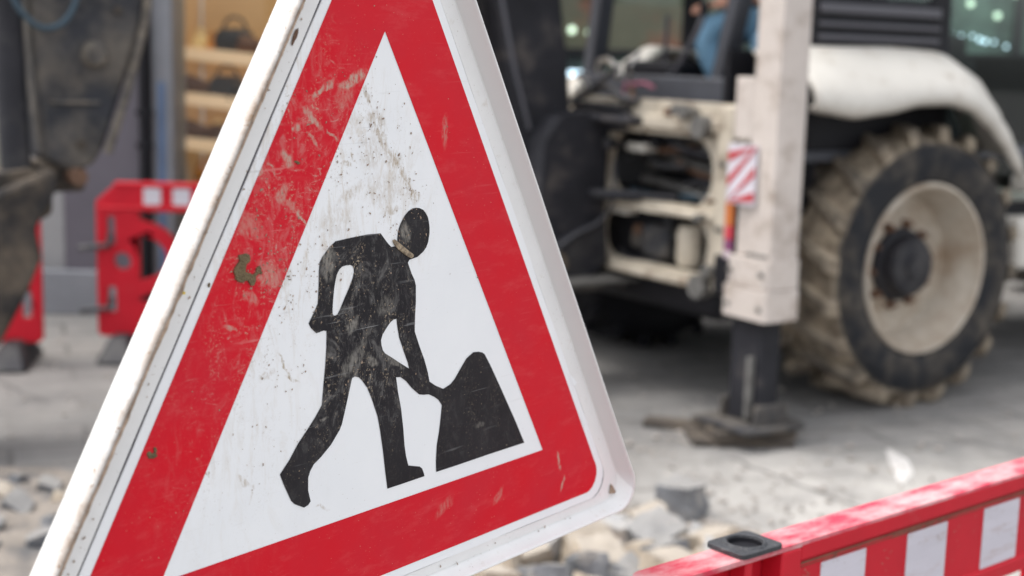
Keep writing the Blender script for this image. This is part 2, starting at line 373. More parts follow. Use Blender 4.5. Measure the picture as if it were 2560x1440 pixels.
def tray_grime_shade(m):
    nt = m.node_tree; N = nt.nodes; L = nt.links; bs = N['Principled BSDF']
    old = bs.inputs['Base Color'].links[0].from_socket
    tc = N.new('ShaderNodeTexCoord'); sx = N.new('ShaderNodeSeparateXYZ'); L.new(tc.outputs['Object'], sx.inputs[0])
    def m_(op, *a):
        n = N.new('ShaderNodeMath'); n.operation = op
        for i, v in enumerate(a):
            if isinstance(v, (int, float)): n.inputs[i].default_value = v
            else: L.new(v, n.inputs[i])
        return n.outputs[0]
    def rg(x, lo, hi, c=0.0, d=1.0):
        n = N.new('ShaderNodeMapRange'); n.inputs[1].default_value = lo; n.inputs[2].default_value = hi; n.inputs[3].default_value = c; n.inputs[4].default_value = d; L.new(x, n.inputs[0]); return n.outputs[0]
    def ns(sc, d=7):
        n = N.new('ShaderNodeTexNoise'); n.inputs['Scale'].default_value = sc; n.inputs['Detail'].default_value = d; n.inputs['Roughness'].default_value = 0.7; L.new(tc.outputs['Object'], n.inputs['Vector']); return n.outputs[0]
    dl = m_('ADD', m_('MULTIPLY', m_('ADD', sx.outputs[0], 0.305), -0.866), m_('MULTIPLY', sx.outputs[1], 0.5))   # distance outside the left edge
    side = rg(dl, 0.126, 0.1285)
    lip = rg(sx.outputs[2], -0.001, 0.0178)
    patch = rg(ns(16), 0.36, 0.62)
    f1 = m_('MULTIPLY', m_('MULTIPLY', side, m_('POWER', lip, 1.8)), patch)
    f2 = m_('MULTIPLY', m_('MULTIPLY', side, rg(ns(130, 3), 0.64, 0.68)), 0.6)
    f3 = m_('MULTIPLY', rg(ns(260, 2), 0.69, 0.72), 0.5)
    ow = N.new('ShaderNodeMix'); ow.data_type = 'RGBA'; L.new(m_('MULTIPLY', side, rg(ns(22), 0.3, 0.7, 0.55, 1.0)), ow.inputs[0]); L.new(old, ow.inputs[6]); ow.inputs[7].default_value = (0.56, 0.545, 0.52, 1); old = ow.outputs[2]  # left outer wall painted darker to hold down its brightness in the light
    fac = m_('MINIMUM', m_('ADD', m_('ADD', f1, f2), f3), 1.0)
    mx = N.new('ShaderNodeMix'); mx.data_type = 'RGBA'; L.new(fac, mx.inputs[0]); L.new(old, mx.inputs[6]); mx.inputs[7].default_value = (0.27, 0.18, 0.115, 1)
    # shade, slightly pinkish, painted into the right wall of the rim
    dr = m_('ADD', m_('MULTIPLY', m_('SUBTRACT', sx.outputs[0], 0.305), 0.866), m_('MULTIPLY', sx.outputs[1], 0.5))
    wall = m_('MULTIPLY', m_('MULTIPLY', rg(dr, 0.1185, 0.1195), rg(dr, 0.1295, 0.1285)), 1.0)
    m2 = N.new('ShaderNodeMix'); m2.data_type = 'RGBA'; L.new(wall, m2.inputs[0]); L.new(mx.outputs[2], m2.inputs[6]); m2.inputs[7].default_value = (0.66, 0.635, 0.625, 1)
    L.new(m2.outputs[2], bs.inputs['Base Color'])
tray_grime_shade(M['tray'])
M['groove'] = mat('dirt_in_the_groove', (0.055, 0.045, 0.06), 0.9, var=0.5, scale=60)
M['brown'] = mat('brown_grime', (0.36, 0.26, 0.19), 0.9, var=0.5, scale=90)
M['mudtan'] = mat('pale_dried_mud', (0.46, 0.39, 0.31), 0.95, var=0.3, scale=80)
M['mudgreen'] = mat('olive_dried_mud', (0.2, 0.145, 0.075), 0.95, var=0.35, scale=120, bump=0.6, bump_scale=400)
M['splinter'] = mat('pale_wood_splinter', (0.36, 0.28, 0.19), 0.85, var=0.75, scale=260, streak=(1, 1, 1), dirt=(0.10, 0.07, 0.05), dirt_scale=150, dirt_lo=0.5, dirt_hi=0.7)
M['yellow'] = mat('yellow_paint_speck', (0.75, 0.55, 0.03), 0.6, var=0.2)
M['galv'] = mat('galvanised_steel', (0.45, 0.46, 0.47), 0.45, 0.7, var=0.2, scale=12)

W0 = 0.0832
z3 = lambda dz: (lambda u, v, d: (u, v, d))
# tray: floor, flared rim, lip and outer wall
b = MB()
prof = [((0.1185, 0.1175, 0.108), -0.0022, 0.028), ((0.1205, 0.1195, 0.110), -0.0005, 0.029), ((0.1295, 0.1275, 0.1165), 0.0165, 0.031), ((0.1305, 0.1285, 0.1175), 0.0182, 0.031),
        ((0.1325, 0.1308, 0.1195), 0.0186, 0.032), ((0.1343, 0.1322, 0.121), 0.0172, 0.033), ((0.1352, 0.1330, 0.1215), 0.012, 0.034), ((0.1352, 0.1330, 0.1215), -0.0135, 0.034),
        ((0.1335, 0.1315, 0.120), -0.0150, 0.033), ((0.129, 0.127, 0.1155), -0.0150, 0.031), ((0.122, 0.120, 0.110), -0.0070, 0.029)]
b.loft([[(x, y, h + (0.0006 * noise.noise(Vector((x * 9, y * 9, h * 50))))) for x, y in tri_loop(*o, rad)] for o, h, rad in prof])
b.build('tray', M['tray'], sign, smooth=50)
# raised flange of the tray next to the sheet, leaving the dirty groove
b = MB()
inner = tri_loop(0.0968, 0.0957, 0.0955, 0.027, wob=0.0006, seed=2)
outer = tri_loop(0.1175, 0.1165, 0.107, 0.0275)
b.slab(outer, [inner[::-1]], lambda u, v, d: (u, v, d), -0.003, -0.0006)
b.build('flange', M['tray'], sign, smooth=30)
b = MB(); b.slab(tri_loop(0.099, 0.098, 0.098, 0.027), [tri_loop(0.091, 0.091, 0.091, 0.027)[::-1]], lambda u, v, d: (u, v, d), -0.0016, None)
b.build('groove', M['groove'], sign, smooth=0)
# printed sheet
b = MB()
b.slab(tri_loop(0.0946, 0.0948, 0.0948, 0.029, wob=0.0007, seed=5), [], lambda u, v, d: (u, v, d), -0.003, 0.0)
# torn tabs of film over the right flange
for x, y, s in ((0.3602, 0.0916, 1.0), (0.3891, 0.0315, 1.0)):
    d = Vector((0.5, -0.866)); nn = Vector((0.866, 0.5))
    p = Vector((x, y)) - nn * 0.002
    q = [p, p + d * 0.022, p + d * 0.020 + nn * 0.0085, p + d * 0.012 + nn * 0.0066, p + d * 0.003 + nn * 0.003]
    b.bm.faces.new([b.bm.verts.new((v.x, v.y, 0.0004 + 0.0012 * (i in (2,)))) for i, v in enumerate(q)])
b.build('white_sheet', M['f_white'], sign, smooth=0)
b = MB()
inn = tri_loop(0, 0, 0, 0.0006, seg=2)
b.slab(tri_loop(W0, W0, W0, 0.024), [inn[::-1]], lambda u, v, d: (u, v, d), 0.0004, None)
b.build('red_border', M['f_red'], sign, smooth=0)
BODY = [(-0.004,0.3114),(-0.0246,0.312),(-0.0489,0.3108),(-0.0726,0.3091),(-0.0816,0.3037),(-0.0918,0.2944),(-0.0957,0.2888),(-0.0967,0.2793),(-0.097,0.2624),(-0.0982,0.2456),(-0.1038,0.2367),(-0.1113,0.2264),(-0.108,0.221),(-0.1002,0.2143),(-0.0949,0.215),(-0.0896,0.2157),(-0.0853,0.2146),(-0.0855,0.1974),(-0.0871,0.1779),(-0.0897,0.156),(-0.092,0.1353),(-0.102,0.1235),(-0.1135,0.1121),(-0.1265,0.1),(-0.1385,0.0853),(-0.1519,0.0724),(-0.1475,0.062),(-0.1364,0.0402),(-0.1315,0.0353),(-0.1178,0.028),(-0.1118,0.0293),(-0.1082,0.0327),(-0.1118,0.0455),(-0.1118,0.0593),(-0.1089,0.0662),(-0.1036,0.0725),(-0.0936,0.0779),(-0.0784,0.0885),(-0.0654,0.1023),(-0.062,0.108),(-0.0572,0.1223),(-0.0528,0.1367),(-0.0477,0.1536),(-0.0463,0.1569),(-0.0421,0.1577),(-0.0365,0.156),(-0.0318,0.1521),(-0.0228,0.1415),(-0.0154,0.1272),(-0.0061,0.1059),(-0.0022,0.0907),(0.0029,0.0658),(0.007,0.0409),(0.0111,0.018),(0.0308,0.0179),(0.0521,0.018),(0.0742,0.0181),(0.0725,0.0232),(0.0696,0.0286),(0.0656,0.0317),(0.0459,0.0375),(0.0418,0.0493),(0.0389,0.0634),(0.0366,0.0828),(0.0324,0.1077),(0.0271,0.1272),(0.0234,0.1456),(0.0306,0.1446),(0.0402,0.1382),(0.05,0.1284),(0.0626,0.1186),(0.0697,0.1168),(0.0796,0.1155),(0.0898,0.1104),(0.0967,0.1058),(0.103,0.0983),(0.1017,0.0861),(0.0989,0.0673),(0.0952,0.0514),(0.0941,0.0322),(0.0948,0.0184),(0.1313,0.0182),(0.1919,0.0185),(0.265,0.0182),(0.2453,0.0506),(0.216,0.0957),(0.1923,0.1315),(0.1808,0.147),(0.1763,0.1499),(0.1689,0.152),(0.159,0.153),(0.1464,0.1474),(0.1322,0.1331),(0.1261,0.1264),(0.118,0.1209),(0.105,0.1175),(0.0915,0.1237),(0.0805,0.1305),(0.0771,0.1425),(0.0708,0.1584),(0.0626,0.1744),(0.0537,0.1937),(0.0541,0.2127),(0.055,0.2283),(0.0546,0.2467),(0.0521,0.2535),(0.0474,0.2606),(0.0407,0.2742),(0.0433,0.2773),(0.0498,0.2782),(0.0566,0.2791),(0.0661,0.2841),(0.0711,0.2885),(0.0744,0.2942),(0.0765,0.3045),(0.0764,0.311),(0.0751,0.3176),(0.073,0.3235),(0.069,0.3285),(0.0651,0.3319),(0.0593,0.3341),(0.0536,0.3351),(0.0471,0.3348),(0.0404,0.3322),(0.0349,0.3281),(0.0312,0.3238),(0.0276,0.319),(0.0251,0.3142),(0.0237,0.3092),(0.023,0.3042),(0.0225,0.2948),(0.0133,0.2947),(0.0077,0.2993),(0.0022,0.3048)]
HOLE1 = [(-0.0573,0.2817),(-0.0504,0.2815),(-0.047,0.2799),(-0.0452,0.2772),(-0.0448,0.273),(-0.0469,0.2663),(-0.052,0.257),(-0.0587,0.2467),(-0.0655,0.2352),(-0.0695,0.2301),(-0.0736,0.2294),(-0.0763,0.2312),(-0.0766,0.2367),(-0.0757,0.2476),(-0.0741,0.2596),(-0.0724,0.2668),(-0.0708,0.2727),(-0.0668,0.2784),(-0.063,0.2809)]
HOLE2 = [(0.0231,0.2128),(0.0182,0.2124),(0.0146,0.2109),(0.0109,0.2083),(0.0062,0.2038),(0.0008,0.1981),(-0.0017,0.1921),(-0.0009,0.1863),(0.0014,0.18),(0.0051,0.176),(0.0171,0.1689),(0.0284,0.1618),(0.0449,0.152),(0.0429,0.1589),(0.0365,0.1718),(0.0326,0.1803),(0.0279,0.1902),(0.0259,0.1983),(0.0239,0.2064)]
b = MB(); b.slab(BODY, [HOLE1, HOLE2], lambda u, v, d: (u, v, d), 0.0005, None)
b.build('worker_symbol', M['f_black'], sign, smooth=0)

# --- dirt stuck to the sign (real flakes of mud, a wood splinter, smears)
def outline_blob(cx, cy, rx, ry, rot=0, n=14, irr=0.35, seed=None):
    rs = random.Random(seed if seed is not None else random.random())
    ph = [rs.uniform(0, 6.28) for _ in range(3)]
    out = []
    for k in range(n):
        a = 2 * math.pi * k / n
        q = 1 + irr * (math.sin(2 * a + ph[0]) * 0.5 + math.sin(3 * a + ph[1]) * 0.4 + rs.uniform(-0.5, 0.5))
        x, y = rx * q * math.cos(a), ry * q * math.sin(a)
        c, s = math.cos(R(rot)), math.sin(R(rot))
        out.append((cx + x * c - y * s, cy + x * s + y * c))
    return out
def flake(b, pts, h):
    cx = sum(p[0] for p in pts) / len(pts); cy = sum(p[1] for p in pts) / len(pts)
    lo = [(x, y, 0.0006) for x, y in pts]; mid = [(cx + (x - cx) * 0.85, cy + (y - cy) * 0.85, 0.0006 + h) for x, y in pts]
    b.loft([lo, mid], cap0=False)
rd = random.Random(11)
MUD = [(-0.2065,0.3082),(-0.2016,0.3082),(-0.1973,0.3088),(-0.1928,0.3073),(-0.1915,0.3037),(-0.1923,0.2999),(-0.1959,0.2983),(-0.1975,0.2952),(-0.1973,0.2906),(-0.1936,0.2892),(-0.1881,0.2868),(-0.1841,0.2883),(-0.183,0.2928),(-0.18,0.2945),(-0.177,0.2922),(-0.1777,0.2887),(-0.1809,0.2869),(-0.1841,0.2845),(-0.1845,0.2799),(-0.187,0.2756),(-0.1905,0.276),(-0.195,0.2819),(-0.199,0.2816),(-0.2019,0.2801),(-0.2068,0.2818),(-0.21,0.2847),(-0.2108,0.2883),(-0.2123,0.2922),(-0.2111,0.2959),(-0.2076,0.2993),(-0.2048,0.302),(-0.2052,0.3054)]
b = MB()
b.slab(MUD, [], lambda u, v, d: (u + 0.0004 * math.sin(v * 900), v, d), 0.0005, 0.0026)
for cx, cy, rx, ry in ((-0.1272, 0.3947, 0.0018, 0.0036), (-0.3133, 0.1286, 0.005, 0.0035), (-0.3095, 0.1322, 0.003, 0.002), (-0.2426, 0.2828, 0.0016, 0.0018), (-0.178, 0.288, 0.002, 0.003)):
    flake(b, outline_blob(cx, cy, rx, ry, rd.uniform(0, 180), 12, 0.5, rd.random()), 0.0012)
b.build('mud_clump', M['mudgreen'], sign, bevel=0.0003, seg=1, smooth=50)
# small crumbs: clustered
b = MB()
FLD = [(-0.02, 0.455, 0.014, 0.03, 26), (0.0, 0.415, 0.016, 0.03, 34), (0.045, 0.36, 0.012, 0.03, 34), (-0.06, 0.386, 0.02, 0.018, 30), (-0.165, 0.285, 0.022, 0.018, 60),
       (-0.083, 0.29, 0.012, 0.02, 40), (-0.136, 0.18, 0.022, 0.015, 22), (0.028, 0.306, 0.012, 0.012, 26), (-0.16, 0.34, 0.03, 0.03, 40), (-0.13, 0.25, 0.02, 0.02, 26),
       (0.0, 0.33, 0.04, 0.03, 30), (-0.2, 0.1, 0.05, 0.05, 20), (0.1057, 0.4318, 0.01, 0.02, 6), (-0.02, 0.2, 0.04, 0.04, 24), (0.09, 0.25, 0.06, 0.08, 5), (-0.1, 0.45, 0.03, 0.03, 24)]
for fx, fy, sx, sy, n in FLD:
    for _ in range(n):
        rr = abs(rd.gauss(0, 0.00038)) + 0.00028
        flake(b, outline_blob(rd.gauss(fx, sx), rd.gauss(fy, sy), rr, rr * rd.uniform(0.6, 2.2), rd.uniform(0, 180), 6, 0.5, rd.random()), 0.0004)
tag(b.build('mud_crumbs', M['brown'], sign, smooth=0), kind='stuff')
# splinter lying across the neck of the worker
SPL = [(0.0143,0.3019),(0.0175,0.303),(0.022,0.3),(0.0351,0.2914),(0.0492,0.2825),(0.0484,0.2805),(0.0449,0.2788),(0.0352,0.2836),(0.0239,0.2908),(0.0176,0.2965)]
b = MB(); b.slab(SPL, [], lambda u, v, d: (u, v, d), 0.0006, 0.0024)
b.build('wood_splinter', M['splinter'], sign, bevel=0.0004, seg=1)
cor = tri_corners(0.1205, 0.1195, 0.110)
A_, B_ = Vector(cor[0]), Vector(cor[2]); nl = Vector((-math.cos(R(30)), 0.5))
b = MB(); K = 200; pu, pd = [], []      # crust of brown dirt hanging on the inner lip of the left rim
for k in range(K + 1):
    t = 0.03 + 0.94 * k / K; p = A_.lerp(B_, t)
    g = 0.0006 + 0.0042 * max(0.0, 0.12 + noise.noise(Vector((t * 9, 1.3, 0))) + 0.7 * noise.noise(Vector((t * 80, 4, 0))))
    pu.append(b.bm.verts.new((*(p + nl * 0.0107), 0.0188))); pd.append(b.bm.verts.new((*(p + nl * (0.0088 - g * 0.75)), 0.0192)))
for k in range(K): b.bm.faces.new((pd[k], pd[k + 1], pu[k + 1], pu[k]))
b.build('rim_grime', M['brown'], sign, smooth=0)
b = MB()
for k in range(60):     # crumbs along the flange of the left side
    t = rd.random() ** 1.3 * 0.9 + 0.03; p = A_.lerp(B_, t) - nl * rd.uniform(0.001, 0.020) * (0.3 + 0.7 * rd.random())
    rr = rd.uniform(0.0004, 0.0012); flake(b, [(x, y) for x, y in outline_blob(p.x, p.y, rr, rr * 1.6, rd.uniform(0, 180), 6, 0.5, rd.random())], 0.0004)
C_ = Vector(cor[1])
flake(b, [(C_.x - 0.040, C_.y + 0.026), (C_.x - 0.028, C_.y + 0.012), (C_.x - 0.034, C_.y + 0.010), (C_.x - 0.042, C_.y + 0.012)], 0.003)
for k in range(14):
    p = A_.lerp(C_, 0.55 + 0.4 * rd.random()) + Vector((0, rd.uniform(-0.004, 0.010))); rr = rd.uniform(0.0004, 0.0014)
    flake(b, outline_blob(p.x, p.y, rr, rr * 1.4, rd.uniform(0, 180), 6, 0.5, rd.random()), 0.0005)
tag(b.build('rim_crumbs', M['brown'], sign, smooth=0), kind='stuff')
b = MB(); flake(b, outline_blob(-0.2745, 0.2792, 0.0018, 0.0018, 0, 8, 0.3, 4), 0.003); b.build('yellow_speck', M['yellow'], sign, smooth=0)
b = MB(); flake(b, outline_blob(-0.1300, 0.5200, 0.0022, 0.011, -27, 12, 0.3, 8), 0.0006); b.build('rust_spot', M['rust'], sign, smooth=0)
# back of the sign: ribs and post clamps
b = MB()
for x in (-0.13, 0.13): b.box(x - 0.012, x + 0.012, -0.08, 0.26, -0.02, -0.007)
for y in (0.0, 0.28): b.box(-0.2 + y * 0.2, 0.2 - y * 0.2, y - 0.015, y + 0.015, -0.024, -0.020)
b.build('back_rib', M['tray'], sign, bevel=0.002)
b = MB()
for y in (0.0, 0.28):
    b = MB(); b.box(-0.045, 0.045, y - 0.02, y + 0.02, -0.070, -0.024); b.build('post_clamp', M['galv'], sign, bevel=0.003)
# the post carrying it, and its rubber foot
nrm = ROT @ Vector((0, 0, 1)); pc = Vector((-0.14201, 1.52099, 0)) - nrm * 0.047
post = empty('sign_post', (pc.x, pc.y, 0), math.atan2(0.78884, 0.61454), 'square galvanised post standing in a rubber foot behind the road works sign', 'post')
b = MB(); b.box(-0.02, 0.02, -0.02, 0.02, 0.11, 1.62); b.build('tube', M['galv'], post, bevel=0.003)
b = MB(); b.hexa([(-0.4, -0.2, 0.004), (0.4, -0.2, 0.004), (0.4, 0.2, 0.004), (-0.4, 0.2, 0.004), (-0.36, -0.17, 0.11), (0.36, -0.17, 0.11), (0.36, 0.17, 0.11), (-0.36, 0.17, 0.11)])
b.build('foot', M['rubber'], post, bevel=0.015)
# ================================================================== BACKHOE LOADER
MX, MY, MA = 0.4924, 7.2157, R(33)
mach = empty('backhoe_loader', (MX, MY, 0), MA, 'white backhoe loader with dark boom, muddy rear wheel and lowered stabiliser leg', 'backhoe loader')
MW = Matrix.Translation((MX, MY, 0)) @ Matrix.Rotation(MA, 4, 'Z')
def q(f, r, z): return Vector((f, -r, z))
def mbox(b, f0, f1, r0, r1, z0, z1): return b.box(f0, f1, -r1, -r0, z0, z1)
def prism_r(b, pts, r0, r1):       # polygon in (f, z), extruded along r
    return b.slab(pts, [], lambda u, v, d: (u, -d, v), r0, r1)
def prism_f(b, pts, f0, f1, holes=()):       # polygon in (r, z), extruded along f
    return b.slab(pts, holes, lambda u, v, d: (d, -u, v), f0, f1)

# chassis and inner body
b = MB(); mbox(b, 0.12, 3.9, -0.36, 0.36, 0.55, 1.0); mbox(b, 0.6, 1.5, -0.7, 0.7, 0.58, 0.82); mbox(b, 0.35, 2.2, -0.62, 0.62, 0.95, 1.22)
b.build('chassis', M['black'], mach, bevel=0.02)
# rear frame: cream plate with two openings each side
def slot(x0, x1, z0, z1, r): return rrect(x0, x1, z0, z1, r, 6)
fr_out = rrect(-1.0, 1.0, 0.585, 1.47, 0.05, 4)
holes = [slot(-0.06, 0.79, 0.975, 1.305, 0.15)[::-1], slot(-0.10, 0.78, 0.655, 0.915, 0.11)[::-1], slot(-0.95, -0.25, 0.955, 1.305, 0.15)[::-1], slot(-0.95, -0.25, 0.655, 0.875, 0.1)[::-1]]
b = MB(); prism_f(b, fr_out, 0.0, 0.07, holes); b.build('rear_frame', M['cream'], mach, bevel=0.012)
for f0_, f1_, r0_, r1_, z0_, z1_ in ((-0.05, 0.0, 0.30, 0.86, 1.335, 1.40), (-0.04, 0.0, 0.10, 0.29, 1.31, 1.345), (-0.05, 0.10, 0.87, 0.97, 0.60, 1.465), (-0.05, 0.10, -0.99, -0.89, 0.60, 1.465), (-0.06, 0.0, 0.1, 0.72, 0.60, 0.64), (-0.05, 0.0, 0.45, 0.865, 0.925, 0.960)):
    b = MB(); mbox(b, f0_, f1_, r0_, r1_, z0_, z1_); b.build('slide_rail', M['cream'], mach, bevel=0.01)
for r_, z_, k in ((0.78, 1.36, 0.055), (0.66, 1.42, 0.03), (0.82, 0.62, 0.06), (0.80, 0.94, 0.02), (0.60, 1.435, 0.025), (0.88, 0.70, 0.03)):
    b = MB(); b.lathe([(0.001, -0.10), (k, -0.10), (k, -0.04), (k * 0.6, 0.02), (0.001, 0.02)], axis='x', seg=8, c=(0, -r_, z_)); b.build('clamp_bolt', M['boltgrey'] if 'boltgrey' in M else mat('dull_grey_steel', (0.16, 0.155, 0.145), 0.6, 0.3, var=0.4, scale=20), mach, smooth=20)
    M['boltgrey'] = bpy.data.materials['dull_grey_steel']
# machinery visible through the openings
b = MB(); mbox(b, 0.45, 0.5, -1.0, 0.95, 0.55, 1.46); mbox(b, 0.08, 0.45, -1.0, 0.95, 1.40, 1.46); b.build('rear_bulkhead', M['black'], mach)
b = MB()
for (f_, r0, z0, r1, z1, k) in ((0.2, -0.1, 1.24, 0.72, 1.12, 0.03), (0.25, 0.0, 1.12, 0.78, 1.19, 0.022), (0.22, 0.0, 1.05, 0.75, 1.02, 0.028), (0.16, 0.05, 0.80, 0.72, 0.70, 0.03), (0.2, 0.02, 0.69, 0.7, 0.78, 0.024)):
    b.tube([q(f_, r0, z0), q(f_ + 0.04, (r0 + r1) / 2, (z0 + z1) / 2 - 0.02), q(f_, r1, z1)], k)
b.build('hydraulic_pipe', mat('grey_pipe', (0.10, 0.095, 0.09), 0.4, var=0.4, scale=15), mach)
b = MB()
b.tube([q(0.1, 0.05, 1.0), q(0.08, 0.3, 0.985), q(0.1, 0.55, 1.01), q(0.2, 0.7, 1.03)], 0.013); b.tube([q(0.12, 0.1, 0.965), q(0.1, 0.4, 0.99), q(0.2, 0.66, 0.98)], 0.010)
b.build('blue_hose', M['bluehose'], mach)
b = MB()
b.lathe([(0.001, -0.10), (0.05, -0.1), (0.062, -0.07), (0.062, 0.07), (0.05, 0.1), (0.001, 0.1)], axis='z', seg=20, c=(0.10, -0.53, 0.765)); b.build('oil_filter', M['cream'], mach)
b = MB(); mbox(b, 0.05, 0.15, 0.05, 0.20, 1.20, 1.245); mbox(b, 0.03, 0.12, 0.0, 0.16, 0.925, 0.96); mbox(b, 0.03, 0.12, -0.04, 0.10, 0.875, 0.91); b.build('valve_block', M['white_paint'], mach, bevel=0.012)
b = MB(); mbox(b, 0.06, 0.2, 0.2, 0.4, 0.68, 0.84); mbox(b, 0.1, 0.25, 0.05, 0.16, 0.7, 0.8); b.build('pump_housing', M['muddy'], mach, bevel=0.02)
# king post on the carriage
b = MB()
prism_r(b, [(-0.02, 0.60), (0.0, 1.36), (-0.10, 1.40), (-0.34, 1.37), (-0.42, 1.25), (-0.45, 0.80), (-0.62, 0.66), (-0.66, 0.56), (-0.52, 0.48), (-0.1, 0.52)], -0.27, -0.01)
mbox(b, -0.06, 0.0, -0.30, 0.18, 1.30, 1.41); mbox(b, -0.14, -0.02, -0.16, 0.30, 1.345, 1.385)
b.build('king_post', M['dark'], mach, bevel=0.02)
b = MB(); prism_r(b, [(-0.56, 0.50), (0.02, 0.50), (0.04, 0.54), (-0.58, 0.55)], -0.28, 0.14); b.build('swing_bracket', M['muddy'], mach, bevel=0.015)
b = MB(); b.lathe([(0.001, -0.05), (0.07, -0.05), (0.07, 0.32), (0.001, 0.32)], axis='y', seg=20, c=(-0.5, 0.0, 0.63)); b.build('swing_pin', M['muddy'], mach)
b = MB(); b.tube(spl([q(-0.0, 0.03, 1.15), q(-0.02, 0.05, 0.95), q(-0.10, 0.05, 0.84), q(-0.25, 0.05, 0.78), q(-0.38, 0.05, 0.70)]), 0.009)
b.build('rubber_hose', M['dusthose'] if 'dusthose' in M else mat('dusty_rubber_hose', (0.06, 0.06, 0.068), 0.6), mach)
# more of the greasy machinery around the post and in the frame
rk = random.Random(21); HM = [M['hose'], M['blackdusty'], M['rust'], M['boltgrey'], M['mudarm']]
for k in range(26):
    r0_ = rk.uniform(-0.05, 0.5); z0_ = rk.choice([rk.uniform(0.68, 0.9), rk.uniform(1.0, 1.28)]); f_ = rk.uniform(0.06, 0.34)
    b = MB(); b.tube(spl([q(f_, r0_, z0_), q(f_ + rk.uniform(-0.05, 0.03), r0_ + 0.12, z0_ + rk.uniform(-0.06, 0.06)), q(f_, r0_ + 0.26, z0_ + rk.uniform(-0.08, 0.08)), q(f_ + 0.05, min(0.74, r0_ + 0.42), z0_ + rk.uniform(-0.05, 0.05))], 4), rk.uniform(0.007, 0.018), 8)
    b.build('hydraulic_hose', HM[k % 5], mach)
for k, (f_, r_, z_, s_) in enumerate(((0.14, 0.34, 0.86, 0.035), (0.12, 0.12, 0.80, 0.03), (0.16, 0.68, 0.82, 0.035), (0.1, 0.25, 1.25, 0.025), (0.15, 0.6, 1.24, 0.03), (0.1, 0.7, 0.70, 0.025), (-0.03, 0.50, 1.42, 0.022), (-0.04, 0.20, 1.36, 0.03), (-0.05, 0.06, 1.24, 0.035), (-0.04, 0.92, 1.2, 0.014), (-0.04, 0.92, 0.9, 0.014), (-0.04, 0.84, 1.02, 0.012))):
    b = MB(); b.lathe([(0.001, -0.03), (s_, -0.03), (s_, 0.0), (s_ * 0.7, 0.01), (s_ * 0.7, 0.03), (0.001, 0.03)], axis='x', seg=6 + 4 * (k % 2), c=(f_, -r_, z_)); b.build('fitting', HM[(k * 2) % 5], mach, smooth=25)
b = MB(); prism_r(b, [(-0.10, 0.56), (-0.02, 0.62), (-0.04, 0.86), (-0.22, 0.80), (-0.42, 0.72), (-0.50, 0.60), (-0.42, 0.54)], 0.0, 0.03); b.build('pivot_plate', M['blackdusty'], mach, bevel=0.01)
b = MB(); b.lathe([(0.001, -0.075), (0.055, -0.075), (0.06, -0.06), (0.06, -0.03), (0.001, -0.03)], axis='y', seg=20, c=(-0.36, 0.0, 0.64)); b.build('pivot_boss', M['mudarm'], mach)
b = MB(); b.tube([q(-0.12, 0.0, 0.98), q(0.0, 0.26, 0.99)], 0.03); b.tube([q(-0.02, 0.22, 0.99), q(0.04, 0.5, 1.0)], 0.018); b.build('swing_cylinder', M['blackdusty'], mach)
b = MB(); prism_r(b, [(-0.60, 0.545), (0.05, 0.545), (0.06, 0.56), (-0.60, 0.565)], -0.28, 0.20); b.build('step_plate', M['boltgrey'], mach)
# boom: tall box girder rising from the king post and arching back towards the dipper
def girder(b, path, wid, r_c):   # path: (f, z, half height, direction) simple side profile offset
    lo, hi = [], []
    for i, (f, z, h) in enumerate(path):
        a = path[max(0, i - 1)]; c = path[min(len(path) - 1, i + 1)]
        d = Vector((c[0] - a[0], c[1] - a[1])).normalized(); n_ = Vector((-d.y, d.x))
        hi.append((f + n_.x * h, z + n_.y * h)); lo.append((f - n_.x * h, z - n_.y * h))
    return prism_r(b, lo + hi[::-1], r_c - wid / 2, r_c + wid / 2)
b = MB(); girder(b, [(-0.24, 0.72, 0.10), (-0.28, 1.1, 0.15), (-0.36, 1.6, 0.18), (-0.44, 2.0, 0.19), (-0.58, 2.5, 0.19), (-0.85, 3.05, 0.18), (-1.3, 3.5, 0.16), (-1.9, 3.78, 0.13), (-2.3, 3.86, 0.1)], 0.22, -0.26)
b.build('boom', M['dark'], mach, bevel=0.015)
b = MB(); b.tube([q(-0.415, -0.145, 1.30), q(-0.52, -0.145, 1.62), q(-0.615, -0.145, 2.0), q(-0.75, -0.145, 2.55)], 0.010); b.build('boom_edge_highlight', M['edgehighlight'] if 'edgehighlight' in M else mat('grey_edge_highlight', (0.10, 0.10, 0.115), 0.4), mach)  # lighter tube along the boom corner, put in as its edge highlight
b = MB()
b.tube([q(-0.56, -0.30, 0.78), q(-0.66, -0.30, 1.6)], 0.045); b.tube([q(-0.66, -0.30, 1.6), q(-0.82, -0.30, 2.6)], 0.06); b.build('boom_cylinder', M['blackdusty'], mach)
# dipper
b = MB()
prism_r(b, [(-2.86, 1.20), (-2.90, 1.8), (-2.86, 2.6), (-2.62, 3.7), (-2.4, 4.0), (-2.12, 3.95), (-2.16, 3.6), (-2.30, 2.6), (-2.46, 1.72), (-2.62, 1.25), (-2.67, 1.17), (-2.78, 1.15)], -0.24, 0.04)
b.build('dipper', M['muddy'], mach, bevel=0.025, seg=3)
M['scraped'] = mat('scraped_muddy_edge', (0.075, 0.07, 0.066), 0.85, var=0.6, scale=12, dirt=(0.19, 0.16, 0.125), dirt_scale=9, dirt_lo=0.45, dirt_hi=0.65)
b = MB(); b.tube([q(-2.615, 0.05, 1.22), q(-2.53, 0.05, 1.47), q(-2.455, 0.05, 1.74), q(-2.38, 0.05, 2.2), q(-2.30, 0.05, 2.6)], 0.018); b.build('edge_flange', M['scraped'], mach)
b = MB(); b.lathe([(0.001, -0.085), (0.035, -0.085), (0.05, -0.07), (0.055, -0.035), (0.001, -0.035)], axis='y', seg=18, c=(-2.66, 0.0, 1.62)); b.build('pin_boss', M['scraped'], mach)
